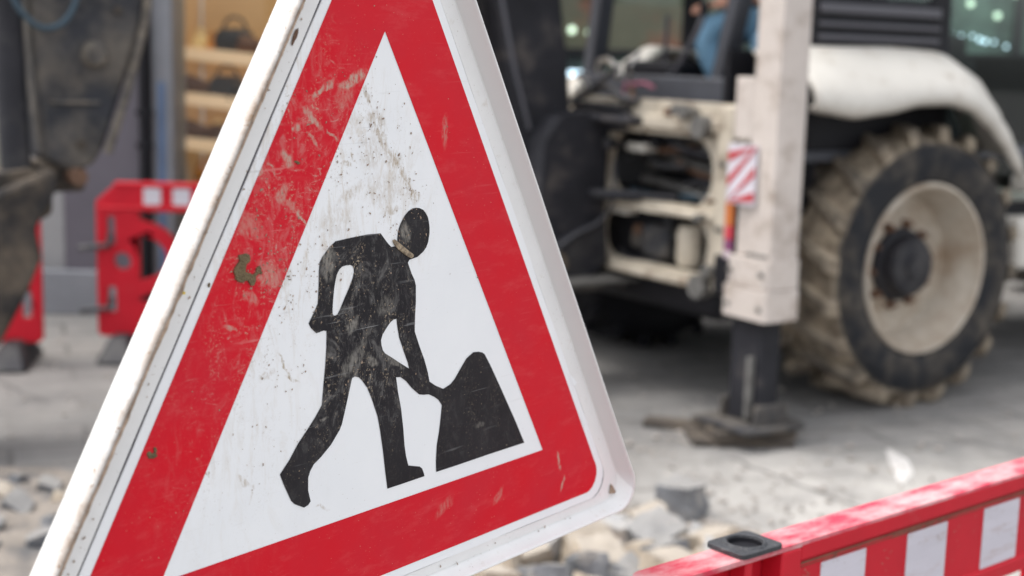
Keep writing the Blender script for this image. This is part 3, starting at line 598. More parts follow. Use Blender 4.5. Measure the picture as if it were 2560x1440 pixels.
for z_, f_ in ((1.26, -2.72), (1.80, -2.56)):
    b = MB(); b.lathe([(0.001, -0.06), (0.018, -0.06), (0.02, -0.03), (0.001, -0.03)], axis='y', seg=8, c=(f_, 0, z_)); b.build('dipper_bolt', M['mudarm'], mach)
b = MB(); mbox(b, -2.84, -2.64, 0.04, 0.052, 1.42, 1.435); b.build('weld_bead', M['scraped'], mach, bevel=0.004)
b = MB(); b.tube([q(-2.96, -0.02, 1.05), q(-2.99, -0.02, 2.0)], 0.06); b.tube([q(-2.98, -0.02, 1.9), q(-3.0, -0.02, 3.2)], 0.085); b.build('bucket_cylinder', M['blackdusty'], mach)
b = MB(); prism_r(b, [(-3.12, 1.14), (-2.92, 1.17), (-2.84, 1.10), (-2.84, 0.98), (-3.0, 0.90), (-3.16, 0.94)], -0.2, 0.06); mbox(b, -2.90, -2.69, -0.16, 0.0, 1.06, 1.19); b.build('bucket_link', M['mudarm'], mach, bevel=0.02)
b = MB()
for f_, z_ in ((-2.745, 1.13), (-2.96, 1.03)): b.lathe([(0.001, -0.10), (0.035, -0.10), (0.035, 0.26), (0.001, 0.26)], axis='y', seg=16, c=(f_, 0, z_))
b.build('link_pin', M['rust'], mach)
bp_ = [(-2.80, 1.10), (-2.79, 1.02), (-2.88, 0.86), (-2.86, 0.74), (-2.92, 0.60), (-3.03, 0.40), (-3.14, 0.34), (-3.5, 0.42), (-3.75, 0.72), (-3.6, 0.80), (-3.36, 0.62), (-3.22, 0.66), (-3.10, 0.98)]
bp_ = [(f_ - 0.045, z_ + 0.07) for f_, z_ in bp_]
b = MB(); prism_r(b, bp_, -0.34, 0.12); b.build('digging_bucket', M['mudarm'], mach, bevel=0.02)
b = MB(); b.tube(spl([q(-3.0, 0.10, 2.6), q(-3.02, 0.14, 1.95), q(-2.93, 0.14, 1.74), q(-2.80, 0.10, 1.74), q(-2.72, 0.08, 1.9), q(-2.66, 0.06, 2.3)]), 0.012); b.build('dipper_hose', M['bluehose'], mach)

b = MB(); mbox(b, 0.10, 0.55, -0.75, 0.75, 0.42, 0.60); b.build('counterweight', M['black'], mach, bevel=0.04)
# rear wheels ------------------------------------------------------
def rear_wheel(side):
    s = -1 if side > 0 else 1     # +r side is -y
    Y = lambda h: s * h
    cx, cy, cz = (1.05 if side > 0 else 0.82), s * (0.98 if side > 0 else 0.84), 0.69
    b = MB()
    SC = 1.03
    prof = [(0.40, 0.15), (0.418, 0.19), (0.43, 0.215), (0.47, 0.228), (0.54, 0.234), (0.60, 0.226), (0.632, 0.205), (0.65, 0.14), (0.655, 0.0), (0.65, -0.14), (0.632, -0.205), (0.60, -0.226), (0.54, -0.234), (0.47, -0.228), (0.43, -0.215), (0.418, -0.19), (0.40, -0.15)]
    wid_ = lambda h: h if h > 0 else h * 1.5
    b.lathe([(r_, Y(wid_(h))) for r_, h in prof], seg=72)
    NL = 20
    for k in range(NL):
        for half in (1, -1):
            a0 = 2 * math.pi * (k + (0.5 if half < 0 else 0)) / NL
            def pt(rad, h, ang): return (rad * math.cos(ang), Y(h), rad * math.sin(ang))
            da = 0.20 * s; wd = 0.052
            h0, h1 = 0.01 * half - 0.05, (0.232 if half > 0 else -0.345)
            rows = []
            for t, rt_, wf in ((0, 0.705, 0.9), (0.6, 0.705, 1.1), (0.92, 0.700, 1.3), (1.0, 0.645, 1.5)):
                h = h0 + (h1 - h0) * t; a = a0 + da * (1 - t)
                rows.append([pt(0.615 if t == 1 else 0.635, h, a - wd * wf), pt(0.615 if t == 1 else 0.635, h, a + wd * wf), pt(rt_, h, a + wd * wf * 0.7), pt(rt_, h, a - wd * wf * 0.7)])
            b.loft(rows)
    o = b.build('rear_wheel', M['tyre'] if side > 0 else M['black'], mach, bevel=0.006, seg=1, smooth=35)
    o.location = (cx, cy, cz); o.rotation_euler = (0, 0.07, 0)
    b = MB(); b.lathe([(r_, Y(h)) for r_, h in ((0.425, 0.208), (0.42, 0.222), (0.405, 0.222), (0.395, 0.205), (0.385, 0.15), (0.37, 0.13), (0.362, 0.04), (0.345, 0.01), (0.28, 0.0), (0.21, 0.02), (0.20, 0.03), (0.001, 0.03))], seg=64)
    b.build('rim', M['rim'], o, smooth=45)
    b = MB(); b.lathe([(r_, Y(h)) for r_, h in ((0.185, 0.03), (0.18, 0.06), (0.155, 0.07), (0.15, 0.115), (0.135, 0.135), (0.06, 0.142), (0.055, 0.155), (0.001, 0.155))], seg=40); b.build('hub', M['blackdusty'], o, smooth=35)
    for k in range(10):
        a = 2 * math.pi * k / 10 + 0.2
        b = MB(); b.lathe([(0.001, Y(0.01)), (0.024, Y(0.01)), (0.024, Y(0.05)), (0.014, Y(0.055)), (0.012, Y(0.075)), (0.001, Y(0.075))], seg=6, c=(0.205 * math.cos(a), 0, 0.205 * math.sin(a))); b.build('wheel_bolt', M['rust'], o, smooth=20)
    return o
def tyre_mat():
    m = bpy.data.materials.new('muddy_tyre_rubber'); m.use_nodes = True; nt = m.node_tree; N = nt.nodes; L = nt.links; b = N['Principled BSDF']
    tc = N.new('ShaderNodeTexCoord'); sx = N.new('ShaderNodeSeparateXYZ'); L.new(tc.outputs['Object'], sx.inputs[0])
    cb = N.new('ShaderNodeCombineXYZ'); L.new(sx.outputs[0], cb.inputs[0]); L.new(sx.outputs[2], cb.inputs[2])
    ln = N.new('ShaderNodeVectorMath'); ln.operation = 'LENGTH'; L.new(cb.outputs[0], ln.inputs[0])
    def rng(x, a, c, d=0.0, e=1.0):
        n = N.new('ShaderNodeMapRange'); n.inputs[1].default_value = a; n.inputs[2].default_value = c; n.inputs[3].default_value = d; n.inputs[4].default_value = e; L.new(x, n.inputs[0]); return n.outputs[0]
    def ns(s, d=6):
        n = N.new('ShaderNodeTexNoise'); n.inputs['Scale'].default_value = s; n.inputs['Detail'].default_value = d; L.new(tc.outputs['Object'], n.inputs['Vector']); return n.outputs[0]
    def mth(op, x, y):
        n = N.new('ShaderNodeMath'); n.operation = op
        for i, v in enumerate((x, y)):
            if isinstance(v, float): n.inputs[i].default_value = v
            else: L.new(v, n.inputs[i])
        return n.outputs[0]
    tread = rng(ln.outputs['Value'], 0.600, 0.625)
    mudn = rng(ns(5), 0.26, 0.50)
    valley = rng(ln.outputs['Value'], 0.70, 0.67, 0.55, 1.0)
    fac = mth('MULTIPLY', mth('MULTIPLY', tread, mudn), valley)
    wall_d = mth('MULTIPLY', rng(ns(7), 0.42, 0.7), 0.3)
    fac = mth('MAXIMUM', fac, wall_d)
    mx = N.new('ShaderNodeMix'); mx.data_type = 'RGBA'; L.new(fac, mx.inputs[0]); mx.inputs[6].default_value = (0.018, 0.019, 0.022, 1)
    m2 = N.new('ShaderNodeMix'); m2.data_type = 'RGBA'; L.new(rng(ns(12), 0.35, 0.65), m2.inputs[0]); m2.inputs[6].default_value = (0.15, 0.12, 0.088, 1); m2.inputs[7].default_value = (0.33, 0.275, 0.205, 1)
    L.new(m2.outputs[2], mx.inputs[7]); L.new(mx.outputs[2], b.inputs['Base Color']); b.inputs['Roughness'].default_value = 0.8; b.inputs['Specular IOR Level'].default_value = 0.25
    bp = N.new('ShaderNodeBump'); bp.inputs['Strength'].default_value = 0.6; bp.inputs['Distance'].default_value = 0.03; L.new(ns(14), bp.inputs['Height']); L.new(bp.outputs[0], b.inputs['Normal'])
    return m
M['tyre'] = tyre_mat()
M['rim'] = mat('dusty_cream_rim', (0.50, 0.445, 0.37), 0.5, var=0.2, scale=5, dirt=(0.27, 0.195, 0.13), dirt_scale=4.5, dirt_lo=0.42, dirt_hi=0.7)
rear_wheel(1); rear_wheel(-1)

# fenders ----------------------------------------------------------
def interp(tab, x):
    if x <= tab[0][0]: return tab[0][1]
    for (a, va), (c, vc) in zip(tab, tab[1:]):
        if x <= c:
            t = (x - a) / (c - a); t = t * t * (3 - 2 * t) * 0.5 + t * 0.5
            return va + (vc - va) * t
    return tab[-1][1]
TOP = [(0.0, 1.70), (0.3, 1.735), (0.9, 1.745), (1.2, 1.735), (1.36, 1.67), (1.52, 1.53), (1.64, 1.36), (1.70, 1.20)]
LOW = [(0.0, 1.50), (0.2, 1.455), (0.42, 1.43), (0.62, 1.45), (0.85, 1.49), (1.05, 1.495), (1.2, 1.465), (1.36, 1.39), (1.5, 1.29), (1.62, 1.18), (1.70, 1.10)]
for side in (1, -1):
    b = MB(); loops = []
    for k in range(36):
        f = (0.15 if side > 0 else 0.22) + (1.53 if side > 0 else 1.46) * k / 35; zt, zl = interp(TOP, f), interp(LOW, f)
        if side < 0: zt = min(zt, 1.52 + 0.12 * (f - 0.22) + 0.6 * max(0.0, f - 0.8)); zl = min(zl, zt - 0.06)
        h = zt - zl; pull = max(0.0, (f - 1.2) / 0.5) * 0.05
        sec = [(0.86, zt - 0.01), (1.0, zt), (1.07, zt - 0.015 * 1), (1.15, zt - 0.22 * h), (1.21 - pull, zt - 0.42 * h), (1.26 - pull, zt - 0.62 * h), (1.285 - pull, zt - 0.82 * h), (1.28 - pull, zl + 0.02), (1.25 - pull, zl)]
        loops.append([q(f, r_ * side, z_) for r_, z_ in sec])
    b.loft(loops, False, False, close=False)
    b.build('fender', M['white_paint'], mach, smooth=60, solid=0.022)
b = MB()
for s in (1, -1):
    mbox(b, 0.15, 1.9, min(s * 0.66, s * 0.70), max(s * 0.66, s * 0.70), 0.95, 1.72 if s > 0 else 1.40); mbox(b, 0.1, 1.62, min(s * 0.70, s * 1.2), max(s * 0.70, s * 1.2), 1.50, 1.52) if False else None
b.build('wheel_arch', M['black'], mach)

# cab --------------------------------------------------------------
b = MB()
mbox(b, 0.20, 2.3, -0.98, 0.98, 1.20, 1.26)                       # floor
mbox(b, 0.22, 0.28, -0.66, 0.86, 1.26, 1.585)                      # rear panel below the window
b.build('cab', M['darkpanel'] if 'darkpanel' in M else mat('dark_grey_cab_panel', (0.06, 0.063, 0.075), 0.5, var=0.2), mach, bevel=0.012)
M['darkpanel'] = bpy.data.materials['dark_grey_cab_panel']
def bar(p0, p1, w_, d_):
    b = MB(); p0, p1 = Vector(p0), Vector(p1)
    b.hexa([p0 + Vector(v) for v in ((-d_, -w_, 0), (d_, -w_, 0), (d_, w_, 0), (-d_, w_, 0))] + [p1 + Vector(v) for v in ((-d_, -w_, 0), (d_, -w_, 0), (d_, w_, 0), (-d_, w_, 0))])
    return b
bar(q(0.30, -0.60, 1.56), q(0.26, -0.36, 2.70), 0.045, 0.05).build('cab_pillar', M['darkpanel'], mach, bevel=0.012)
bar(q(0.30, 0.475, 1.56), q(0.24, 0.86, 2.70), 0.04, 0.05).build('cab_pillar', M['darkpanel'], mach, bevel=0.012)
bar(q(1.30, 0.97, 1.24), q(1.28, 0.93, 2.7), 0.03, 0.06).build('cab_pillar', M['black'], mach, bevel=0.01)
bar(q(2.25, 0.95, 1.0), q(2.05, 0.9, 2.7), 0.03, 0.04).build('cab_pillar', M['black'], mach, bevel=0.01)
bar(q(1.30, -0.97, 1.24), q(1.28, -0.93, 2.7), 0.03, 0.06).build('cab_pillar', M['black'], mach, bevel=0.01)
bar(q(2.25, -0.95, 1.0), q(2.05, -0.9, 2.7), 0.03, 0.04).build('cab_pillar', M['black'], mach, bevel=0.01)
b = MB(); b.slab(rrect(0.05, 2.25, -1.0, 1.0, 0.12), [], lambda u, v, d: (u, v, d), 2.68, 2.82); b.build('cab_roof', M['white_paint'], mach, bevel=0.03)
for s in (1, -1):
    b = MB()
    mbox(b, 0.40 if s > 0 else 0.70, 1.26, min(s * 0.95, s * 0.99), max(s * 0.95, s * 0.99), 1.26, 1.98 if s > 0 else 1.45)
    if s > 0: b.hexa([q(0.28, s * 0.60, 1.26), q(0.33, s * 0.56, 1.26), q(0.46, s * 0.97, 1.26), q(0.40, s * 0.99, 1.26), q(0.28, s * 0.84, 1.98), q(0.33, s * 0.80, 1.98), q(0.46, s * 0.95, 1.98), q(0.40, s * 0.99, 1.98)])
    b.build('side_panel', M['black'], mach, bevel=0.01)
    for zz, hh in ((1.79, 0.012), (1.85, 0.010), (1.925, 0.022)):
        b = MB(); mbox(b, 0.42 if s > 0 else 0.72, 1.24, min(s * 0.99, s * 1.012), max(s * 0.99, s * 1.012), (zz if s > 0 else zz - 0.45) - hh, (zz if s > 0 else zz - 0.45) + hh); b.build('trim_rail', M['trim'] if 'trim' in M else mat('grey_trim', (0.075, 0.073, 0.085), 0.4), mach, bevel=0.006)
        M['trim'] = bpy.data.materials['grey_trim']
    b = MB(); mbox(b, 0.45, 1.24, min(s * 0.965, s * 0.975), max(s * 0.965, s * 0.975), 1.99, 2.68); b.build('side_window', M['cabglass'] if 'cabglass' in M else glass_mat('tinted_cab_glass', (0.84, 0.90, 0.88), 0.1), mach)
    M['cabglass'] = bpy.data.materials['tinted_cab_glass']
    b = MB(); mbox(b, 1.36, 2.12, min(s * 0.955, s * 0.965), max(s * 0.955, s * 0.965), 0.98, 2.66); b.build('door_window', M['cabglass'], mach)
    b = MB(); mbox(b, 1.34, 2.24, min(s * 0.95, s * 0.985), max(s * 0.95, s * 0.985), 0.86, 0.97); b.build('door_sill', M['black'], mach, bevel=0.01)
b = MB(); mbox(b, 2.26, 2.34, -0.9, 0.9, 1.0, 1.75); mbox(b, 1.9, 2.26, -0.35, 0.35, 1.26, 1.85); b.build('dashboard', M['black'], mach, bevel=0.03)
# seat and controls
b = MB(); mbox(b, 0.80, 1.28, -0.10, 0.50, 1.48, 1.58); mbox(b, 1.20, 1.34, -0.08, 0.48, 1.55, 2.22); mbox(b, 0.95, 1.2, 0.02, 0.38, 1.26, 1.48); b.build('seat', M['black'], mach, bevel=0.03)
b = MB(); mbox(b, 0.36, 0.62, -0.42, 0.0, 1.26, 1.66); mbox(b, 0.40, 0.58, 0.68, 0.92, 1.26, 1.70); b.build('control_console', M['black'], mach, bevel=0.03)
b = MB(); b.tube([q(0.34, 0.06, 1.60), q(0.33, 0.16, 1.70), q(0.33, 0.245, 1.82), q(0.36, 0.25, 1.90)], 0.016); b.tube([q(0.48, -0.2, 1.64), q(0.46, -0.16, 1.9)], 0.012); b.build('control_lever', M['trim'], mach)
b = MB(); b.lathe([(0.001, 0), (0.02, 0.0), (0.026, 0.04), (0.016, 0.07), (0.001, 0.075)], axis='z', seg=14, c=(0.36, -0.25, 1.89)); b.build('lever_knob', M['black'], mach)
# clutter on the sill: light hoses, a bracket, coloured straps
b = MB(); b.tube([q(0.12, -0.30, 1.60), q(0.08, -0.24, 1.65), q(0.06, -0.14, 1.66), q(0.05, -0.05, 1.62), q(0.02, 0.0, 1.57)], 0.018); b.tube([q(0.1, 0.0, 1.56), q(0.06, 0.05, 1.63), q(0.1, 0.07, 1.70)], 0.009)
b.build('grey_hose', M['steel'], mach)
b = MB(); b.tube([q(0.0, -0.36, 1.44), q(0.0, -0.2, 1.50), q(-0.02, -0.04, 1.53), q(-0.04, 0.12, 1.47), q(0, 0.22, 1.46)], 0.022); b.tube([q(-0.02, -0.28, 1.58), q(-0.03, -0.16, 1.50), q(0, 0.02, 1.62)], 0.016); mbox(b, -0.08, 0.1, -0.36, 0.16, 1.415, 1.44)
b.build('black_hose', M['hose'], mach)
b = MB(); b.tube([q(-0.03, 0.18, 1.54), q(-0.03, 0.28, 1.55), q(-0.03, 0.36, 1.53)], 0.009); b.tube([q(-0.03, 0.14, 1.55), q(-0.02, 0.10, 1.47)], 0.009); b.build('pink_strap', mat('pink_strap', (0.24, 0.07, 0.11), 0.7, var=0.2), mach)
b = MB(); b.tube([q(-0.02, 0.17, 1.535), q(-0.02, 0.19, 1.46)], 0.014); b.build('brown_strap', M['rust'], mach)
b = MB(); prism_r(b, [(-0.02, 1.43), (0.14, 1.44), (0.16, 1.56), (0.08, 1.54)], -0.72, -0.42); b.build('fuel_cap_housing', M['white_paint'], mach, bevel=0.02)

# stabiliser leg ---------------------------------------------------
b = MB(); b.slab(rrect(-0.225, -0.06, -1.445, -1.285, 0.012, 2), [], lambda u, v, d: (u, v, d), 0.60, 2.75)
st = b.build('stabiliser', M['leg_paint'], mach, smooth=30)
b = MB(); b.slab(rrect(-0.25, -0.045, -1.458, -1.175, 0.025, 3), [], lambda u, v, d: (u, v, d), 0.565, 0.70); b.slab(rrect(-0.24, -0.05, -1.453, -1.19, 0.02, 3), [], lambda u, v, d: (u, v, d), 0.705, 0.83)
b.build('leg_collar', M['leg_paint'], st, bevel=0.008)
b = MB(); b.slab(rrect(-0.205, 0.0, -1.294, -1.125, 0.05, 4), [], lambda u, v, d: (u, v, d), 1.335, 1.60); b.build('leg_housing', M['leg_paint'], st, bevel=0.035, seg=3)
b = MB(); b.slab(rrect(-0.21, 0.0, -1.285, -1.20, 0.02, 3), [], lambda u, v, d: (u, v, d), 0.835, 1.05); b.build('leg_housing', M['leg_paint'], st, bevel=0.02)
b = MB(); mbox(b, -0.15, 0.04, 1.0, 1.30, 0.62, 0.8); mbox(b, -0.1, 0.04, 1.0, 1.30, 1.12, 1.30); b.build('leg_mount', M['black'], st, bevel=0.01)
b = MB(); mbox(b, -0.20, -0.08, 1.20, 1.39, 0.10, 0.62); b.build('inner_leg', M['dark'], st, bevel=0.01)
b = MB(); mbox(b, -0.235, -0.201, 1.34, 1.365, 0.12, 0.40); b.build('piston_rod', M['boltgrey'], st, bevel=0.006)
b = MB(); b.slab(rrect(-0.32, 0.04, -1.47, -1.10, 0.04, 3), [], lambda u, v, d: (u, v, d), 0.075, 0.100); mbox(b, -0.23, -0.04, 1.175, 1.195, 0.1, 0.19); mbox(b, -0.23, -0.04, 1.395, 1.415, 0.1, 0.19); b.build('foot_plate', M['muddy'], st, bevel=0.006)
b = MB(); b.lathe([(0.001, -0.01), (0.028, -0.01), (0.028, 0.006), (0.001, 0.006)], axis='x', seg=16, c=(-0.205, -1.35, 1.865)); b.build('leg_bolt', M['muddy'], st)
b = MB(); mbox(b, -0.235, -0.226, 1.30, 1.43, 0.842, 0.852); b.build('weld_seam', M['boltgrey'], st, bevel=0.002)
for z_ in (0.62, 0.77):
    for r_ in (1.22, 1.42):
        b = MB(); b.lathe([(0.001, -0.012), (0.012, -0.012), (0.012, 0.0), (0.001, 0.0)], axis='x', seg=10, c=(-0.246, -r_, z_)); b.build('collar_bolt', M['boltgrey'], st)
# striped warning plate
wp = MB(); mbox(wp, -0.242, -0.232, 1.165, 1.345, 1.055, 1.315); plate = wp.build('warning_plate', M['reflect'], mach, bevel=0.002)
b = MB()
for z0 in (0.905, 1.015, 1.125, 1.235):
    P_s = [(1.17, z0), (1.34, z0 + 0.17), (1.34, z0 + 0.212), (1.17, z0 + 0.042)]
    P_s = [(r_, min(1.31, max(1.06, z_))) for r_, z_ in P_s]
    area = abs(sum(P_s[i][0] * P_s[(i + 1) % 4][1] - P_s[(i + 1) % 4][0] * P_s[i][1] for i in range(4)))
    if area > 0.001: b.slab(P_s, [], lambda u, v, d: (d, -u, v), -0.2445, -0.2425)
b.build('red_stripe', mat('red_reflective_stripe', (0.45, 0.035, 0.045), 0.4), plate)
tl = MB(); mbox(tl, -0.20, -0.14, 1.125, 1.185, 0.80, 1.06); tlo = tl.build('tail_light', M['black'], mach, bevel=0.006)
for nm, z0, z1, c_ in (('orange_lens', 0.95, 1.05, (0.5, 0.15, 0.04)), ('red_lens', 0.89, 0.948, (0.5, 0.05, 0.07)), ('purple_lens', 0.84, 0.888, (0.2, 0.06, 0.14)), ('clear_lens', 0.805, 0.838, (0.5, 0.42, 0.45))):
    b = MB(); mbox(b, -0.212, -0.201, 1.13, 1.18, z0, z1); b.build(nm, mat(nm + '_plastic', c_, 0.25, emit=c_, emit_s=0.02), tlo, bevel=0.003)
# stabiliser on the far side, drawn in
b = MB(); b.slab(rrect(-0.16, 0.05, 1.05, 1.21, 0.012, 2), [], lambda u, v, d: (u, v, d), 0.55, 1.45)
st2 = b.build('stabiliser', M['leg_paint'], mach, smooth=30)
b = MB(); mbox(b, -0.12, 0.01, -1.18, -1.08, 0.24, 0.55); b.build('inner_leg', M['dark'], st2, bevel=0.01)
b = MB(); mbox(b, -0.22, 0.1, -1.3, -1.0, 0.20, 0.24); b.build('foot_plate', M['muddy'], st2, bevel=0.01)
# front half (beyond the right edge of the photo)
b = MB(); b.loft([[q(2.34, r_, z_) for r_, z_ in ((-0.48, 0.9), (0.48, 0.9), (0.48, 1.55), (0.36, 1.68), (-0.36, 1.68), (-0.48, 1.55))], [q(4.1, r_, z_) for r_, z_ in ((-0.42, 0.85), (0.42, 0.85), (0.42, 1.3), (0.32, 1.42), (-0.32, 1.42), (-0.42, 1.3))]]); b.build('hood', M['white_paint'], mach, bevel=0.04)
b = MB(); mbox(b, 4.10, 4.13, -0.34, 0.34, 0.9, 1.3); b.build('grille', M['black'], mach, bevel=0.01)
b = MB(); mbox(b, 1.86, 2.55, 0.72, 1.10, 0.62, 0.90); mbox(b, 1.88, 2.5, 0.74, 1.06, 1.00, 1.10) if False else None; b.build('side_tank', M['white_paint'], mach, bevel=0.03)
b = MB(); mbox(b, 1.90, 2.3, 0.98, 1.12, 1.03, 1.12); b.build('grab_step', M['white_paint'], mach, bevel=0.02)
b = MB(); mbox(b, 1.9, 2.5, -1.05, -0.72, 0.6, 0.95); b.build('battery_box', M['black'], mach, bevel=0.03)
for s in (1, -1):
    b = MB(); b.lathe([(0.26, s * -0.1), (0.27, s * -0.14), (0.40, s * -0.14), (0.46, s * -0.1), (0.47, 0), (0.46, s * 0.1), (0.40, s * 0.14), (0.27, s * 0.14), (0.26, s * 0.1)], seg=48)
    for k in range(18):
        a = 2 * math.pi * k / 18; b.hexa([(rr * math.cos(a + da), h * s, rr * math.sin(a + da)) for rr in (0.45, 0.49) for h, da in ((-0.13, 0), (-0.13, 0.09), (0.13, 0.13), (0.13, 0.04))])
    o = b.build('front_wheel', M['tyre'], mach); o.location = (3.35, -s * 0.92, 0.48)
    b = MB(); b.lathe([(0.27, -s * 0.12), (0.25, -s * 0.11), (0.2, -s * 0.03), (0.1, -s * 0.05), (0.001, -s * 0.06)], seg=40); b.build('rim', M['rim'], o)
    b = MB(); prism_r(b, [(2.35, 1.45), (2.4, 1.6), (3.3, 1.25), (4.4, 0.75), (4.75, 0.4), (4.6, 0.3), (4.2, 0.6), (3.2, 1.05)], s * 0.60 - 0.04, s * 0.60 + 0.04); b.build('loader_arm', M['cream'], mach, bevel=0.01)
b = MB(); mbox(b, 3.25, 3.45, -0.85, 0.85, 0.4, 0.55); b.build('front_axle', M['black'], mach)
b = MB(); prism_r(b, [(4.62, 0.72), (4.72, 0.78), (4.82, 0.72), (4.80, 0.35), (5.35, 0.10), (5.35, 0.06), (4.75, 0.06), (4.60, 0.2)], -1.15, 1.15); b.build('loader_bucket', M['muddy'], mach, bevel=0.01)

# ================================================================== OPERATOR
def skin(name, verts, edges, material, parent, levels=2):
    me = bpy.data.meshes.new(name); me.from_pydata([tuple(v[0]) for v in verts], edges, []); me.update()
    o = bpy.data.objects.new(name, me); COL.objects.link(o); o.parent = parent
    me.materials.append(material)
    md = o.modifiers.new('skin', 'SKIN'); md.use_smooth_shade = True
    for i, v in enumerate(verts):
        me.skin_vertices[0].data[i].radius = (v[1], v[1] if len(v) < 3 else v[2])
    me.skin_vertices[0].data[0].use_root = True
    sb = o.modifiers.new('sub', 'SUBSURF'); sb.levels = levels; sb.render_levels = levels
    return o
M['jeans'] = mat('light_blue_denim', (0.19, 0.36, 0.52), 0.85, var=0.25, scale=8, bump=0.3, bump_scale=30)
M['jacket'] = mat('black_jacket', (0.02, 0.017, 0.02), 0.85, var=0.3)
M['skin'] = mat('skin', (0.5, 0.26, 0.18), 0.55, var=0.08); M['hair'] = mat('dark_hair', (0.03, 0.02, 0.015), 0.8, var=0.4, scale=40)
per = empty('person', MW @ q(0.98, 0.2, 1.58), MA, 'seated machine operator in light blue jeans and black top facing the rear window', 'person')
PO = q(0.98, 0.2, 1.58)
def pq(f, r, z): return q(f, r, z) - PO
body = skin('body', [(pq(1.0, 0.2, 1.70), 0.11, 0.15), (pq(1.03, 0.2, 1.88), 0.10, 0.13), (pq(1.02, 0.2, 2.08), 0.11, 0.17), (pq(0.98, 0.2, 2.22), 0.05), (pq(0.95, 0.2, 2.31), 0.055),
    (pq(0.93, 0.2, 2.40), 0.095, 0.08), (pq(0.94, 0.2, 2.49), 0.075),
    (pq(1.0, 0.39, 2.13), 0.05), (pq(0.86, 0.46, 1.97), 0.04), (pq(0.56, 0.34, 1.99), 0.028),
    (pq(1.0, 0.01, 2.13), 0.05), (pq(0.84, -0.02, 1.93), 0.04), (pq(0.60, 0.12, 1.96), 0.028)],
    [(0, 1), (1, 2), (2, 3), (3, 4), (4, 5), (5, 6), (2, 7), (7, 8), (8, 9), (2, 10), (10, 11), (11, 12)], M['skin'], per)
skin('jeans', [(pq(1.02, 0.26, 1.80), 0.14, 0.17), (pq(0.92, 0.20, 1.84), 0.105), (pq(0.72, 0.13, 1.865), 0.102), (pq(0.51, 0.08, 1.825), 0.09), (pq(0.555, 0.09, 1.70), 0.080), (pq(0.62, 0.15, 1.54), 0.070), (pq(0.66, 0.16, 1.38), 0.066),
    (pq(0.94, 0.36, 1.80), 0.10), (pq(0.76, 0.40, 1.80), 0.088), (pq(0.60, 0.42, 1.79), 0.078), (pq(0.66, 0.42, 1.60), 0.066), (pq(0.70, 0.42, 1.40), 0.06)],
    [(0, 1), (1, 2), (2, 3), (3, 4), (4, 5), (5, 6), (0, 7), (7, 8), (8, 9), (9, 10), (10, 11)], M['jeans'], per)
skin('jacket', [(pq(1.02, 0.2, 1.78), 0.13, 0.165), (pq(1.04, 0.2, 1.92), 0.125, 0.16), (pq(1.02, 0.2, 2.08), 0.13, 0.19), (pq(0.99, 0.2, 2.19), 0.075),
    (pq(1.0, 0.40, 2.12), 0.075), (pq(0.87, 0.47, 1.97), 0.062), (pq(0.66, 0.39, 1.985), 0.05), (pq(1.0, 0.0, 2.12), 0.075), (pq(0.85, -0.03, 1.94), 0.058), (pq(0.69, 0.08, 1.955), 0.045)],
    [(0, 1), (1, 2), (2, 3), (2, 4), (4, 5), (5, 6), (2, 7), (7, 8), (8, 9)], M['jacket'], per)
skin('hair', [(pq(0.98, 0.2, 2.42), 0.095, 0.085), (pq(0.965, 0.2, 2.50), 0.085, 0.08), (pq(0.93, 0.2, 2.535), 0.05)], [(0, 1), (1, 2)], M['hair'], per)
for rr, ff in ((0.16, 0.66), (0.42, 0.70)):
    skin('shoe', [(pq(ff, rr, 1.32), 0.05), (pq(ff - 0.09, rr, 1.31), 0.045), (pq(ff - 0.20, rr, 1.30), 0.035)], [(0, 1), (1, 2)], M['black'], per, 1)
for side, (hx, hr, hz) in ((1, (0.56, 0.34, 1.99)), (-1, (0.60, 0.12, 1.96))):
    base = Vector((hx, hr, hz)); vs = [(pq(hx, hr, hz), 0.026), (pq(hx - 0.05, hr - 0.02, hz - 0.01), 0.036, 0.02), (pq(hx - 0.10, hr - 0.03, hz - 0.015), 0.036, 0.018)]; es = [(0, 1), (1, 2)]
    for k, ln in enumerate((0.9, 1.0, 0.95, 0.8)):
        o_ = (k - 1.5) * 0.02; i = len(vs)
        vs += [(pq(hx - 0.125, hr - 0.03 + o_, hz - 0.015), 0.0095), (pq(hx - 0.125 - 0.03 * ln, hr - 0.03 + o_, hz - 0.03), 0.009), (pq(hx - 0.125 - 0.035 * ln, hr - 0.03 + o_, hz - 0.03 - 0.03 * ln), 0.008)]
        es += [(2, i), (i, i + 1), (i + 1, i + 2)]
    i = len(vs); vs += [(pq(hx - 0.07, hr - 0.02 - side * 0.04, hz), 0.011), (pq(hx - 0.10, hr - 0.02 - side * 0.055, hz - 0.02), 0.009)]; es += [(1, i), (i, i + 1)]
    skin('hand', vs, es, M['skin'], body, 1)
b = MB(); b.loft([[tuple(pq(0.84, 0.2 + 0.012, 2.41)), tuple(pq(0.84, 0.2 - 0.012, 2.41)), tuple(pq(0.835, 0.2, 2.44))], [tuple(pq(0.815, 0.2 + 0.015, 2.385)), tuple(pq(0.815, 0.2 - 0.015, 2.385)), tuple(pq(0.82, 0.2, 2.40))]]); b.build('nose', M['skin'], body)
for s in (1, -1):
    b = MB(); b.lathe([(0.001, -0.008), (0.009, -0.004), (0.009, 0.004), (0.001, 0.008)], axis='x', seg=10, c=tuple(pq(0.848, 0.2 + s * 0.032, 2.425))); b.build('eye', M['black'], body)
b = MB(); b.tube([pq(0.845, 0.175, 2.355), pq(0.84, 0.2, 2.352), pq(0.845, 0.225, 2.355)], 0.006); b.build('mouth', mat('lips', (0.4, 0.15, 0.12), 0.5), body)
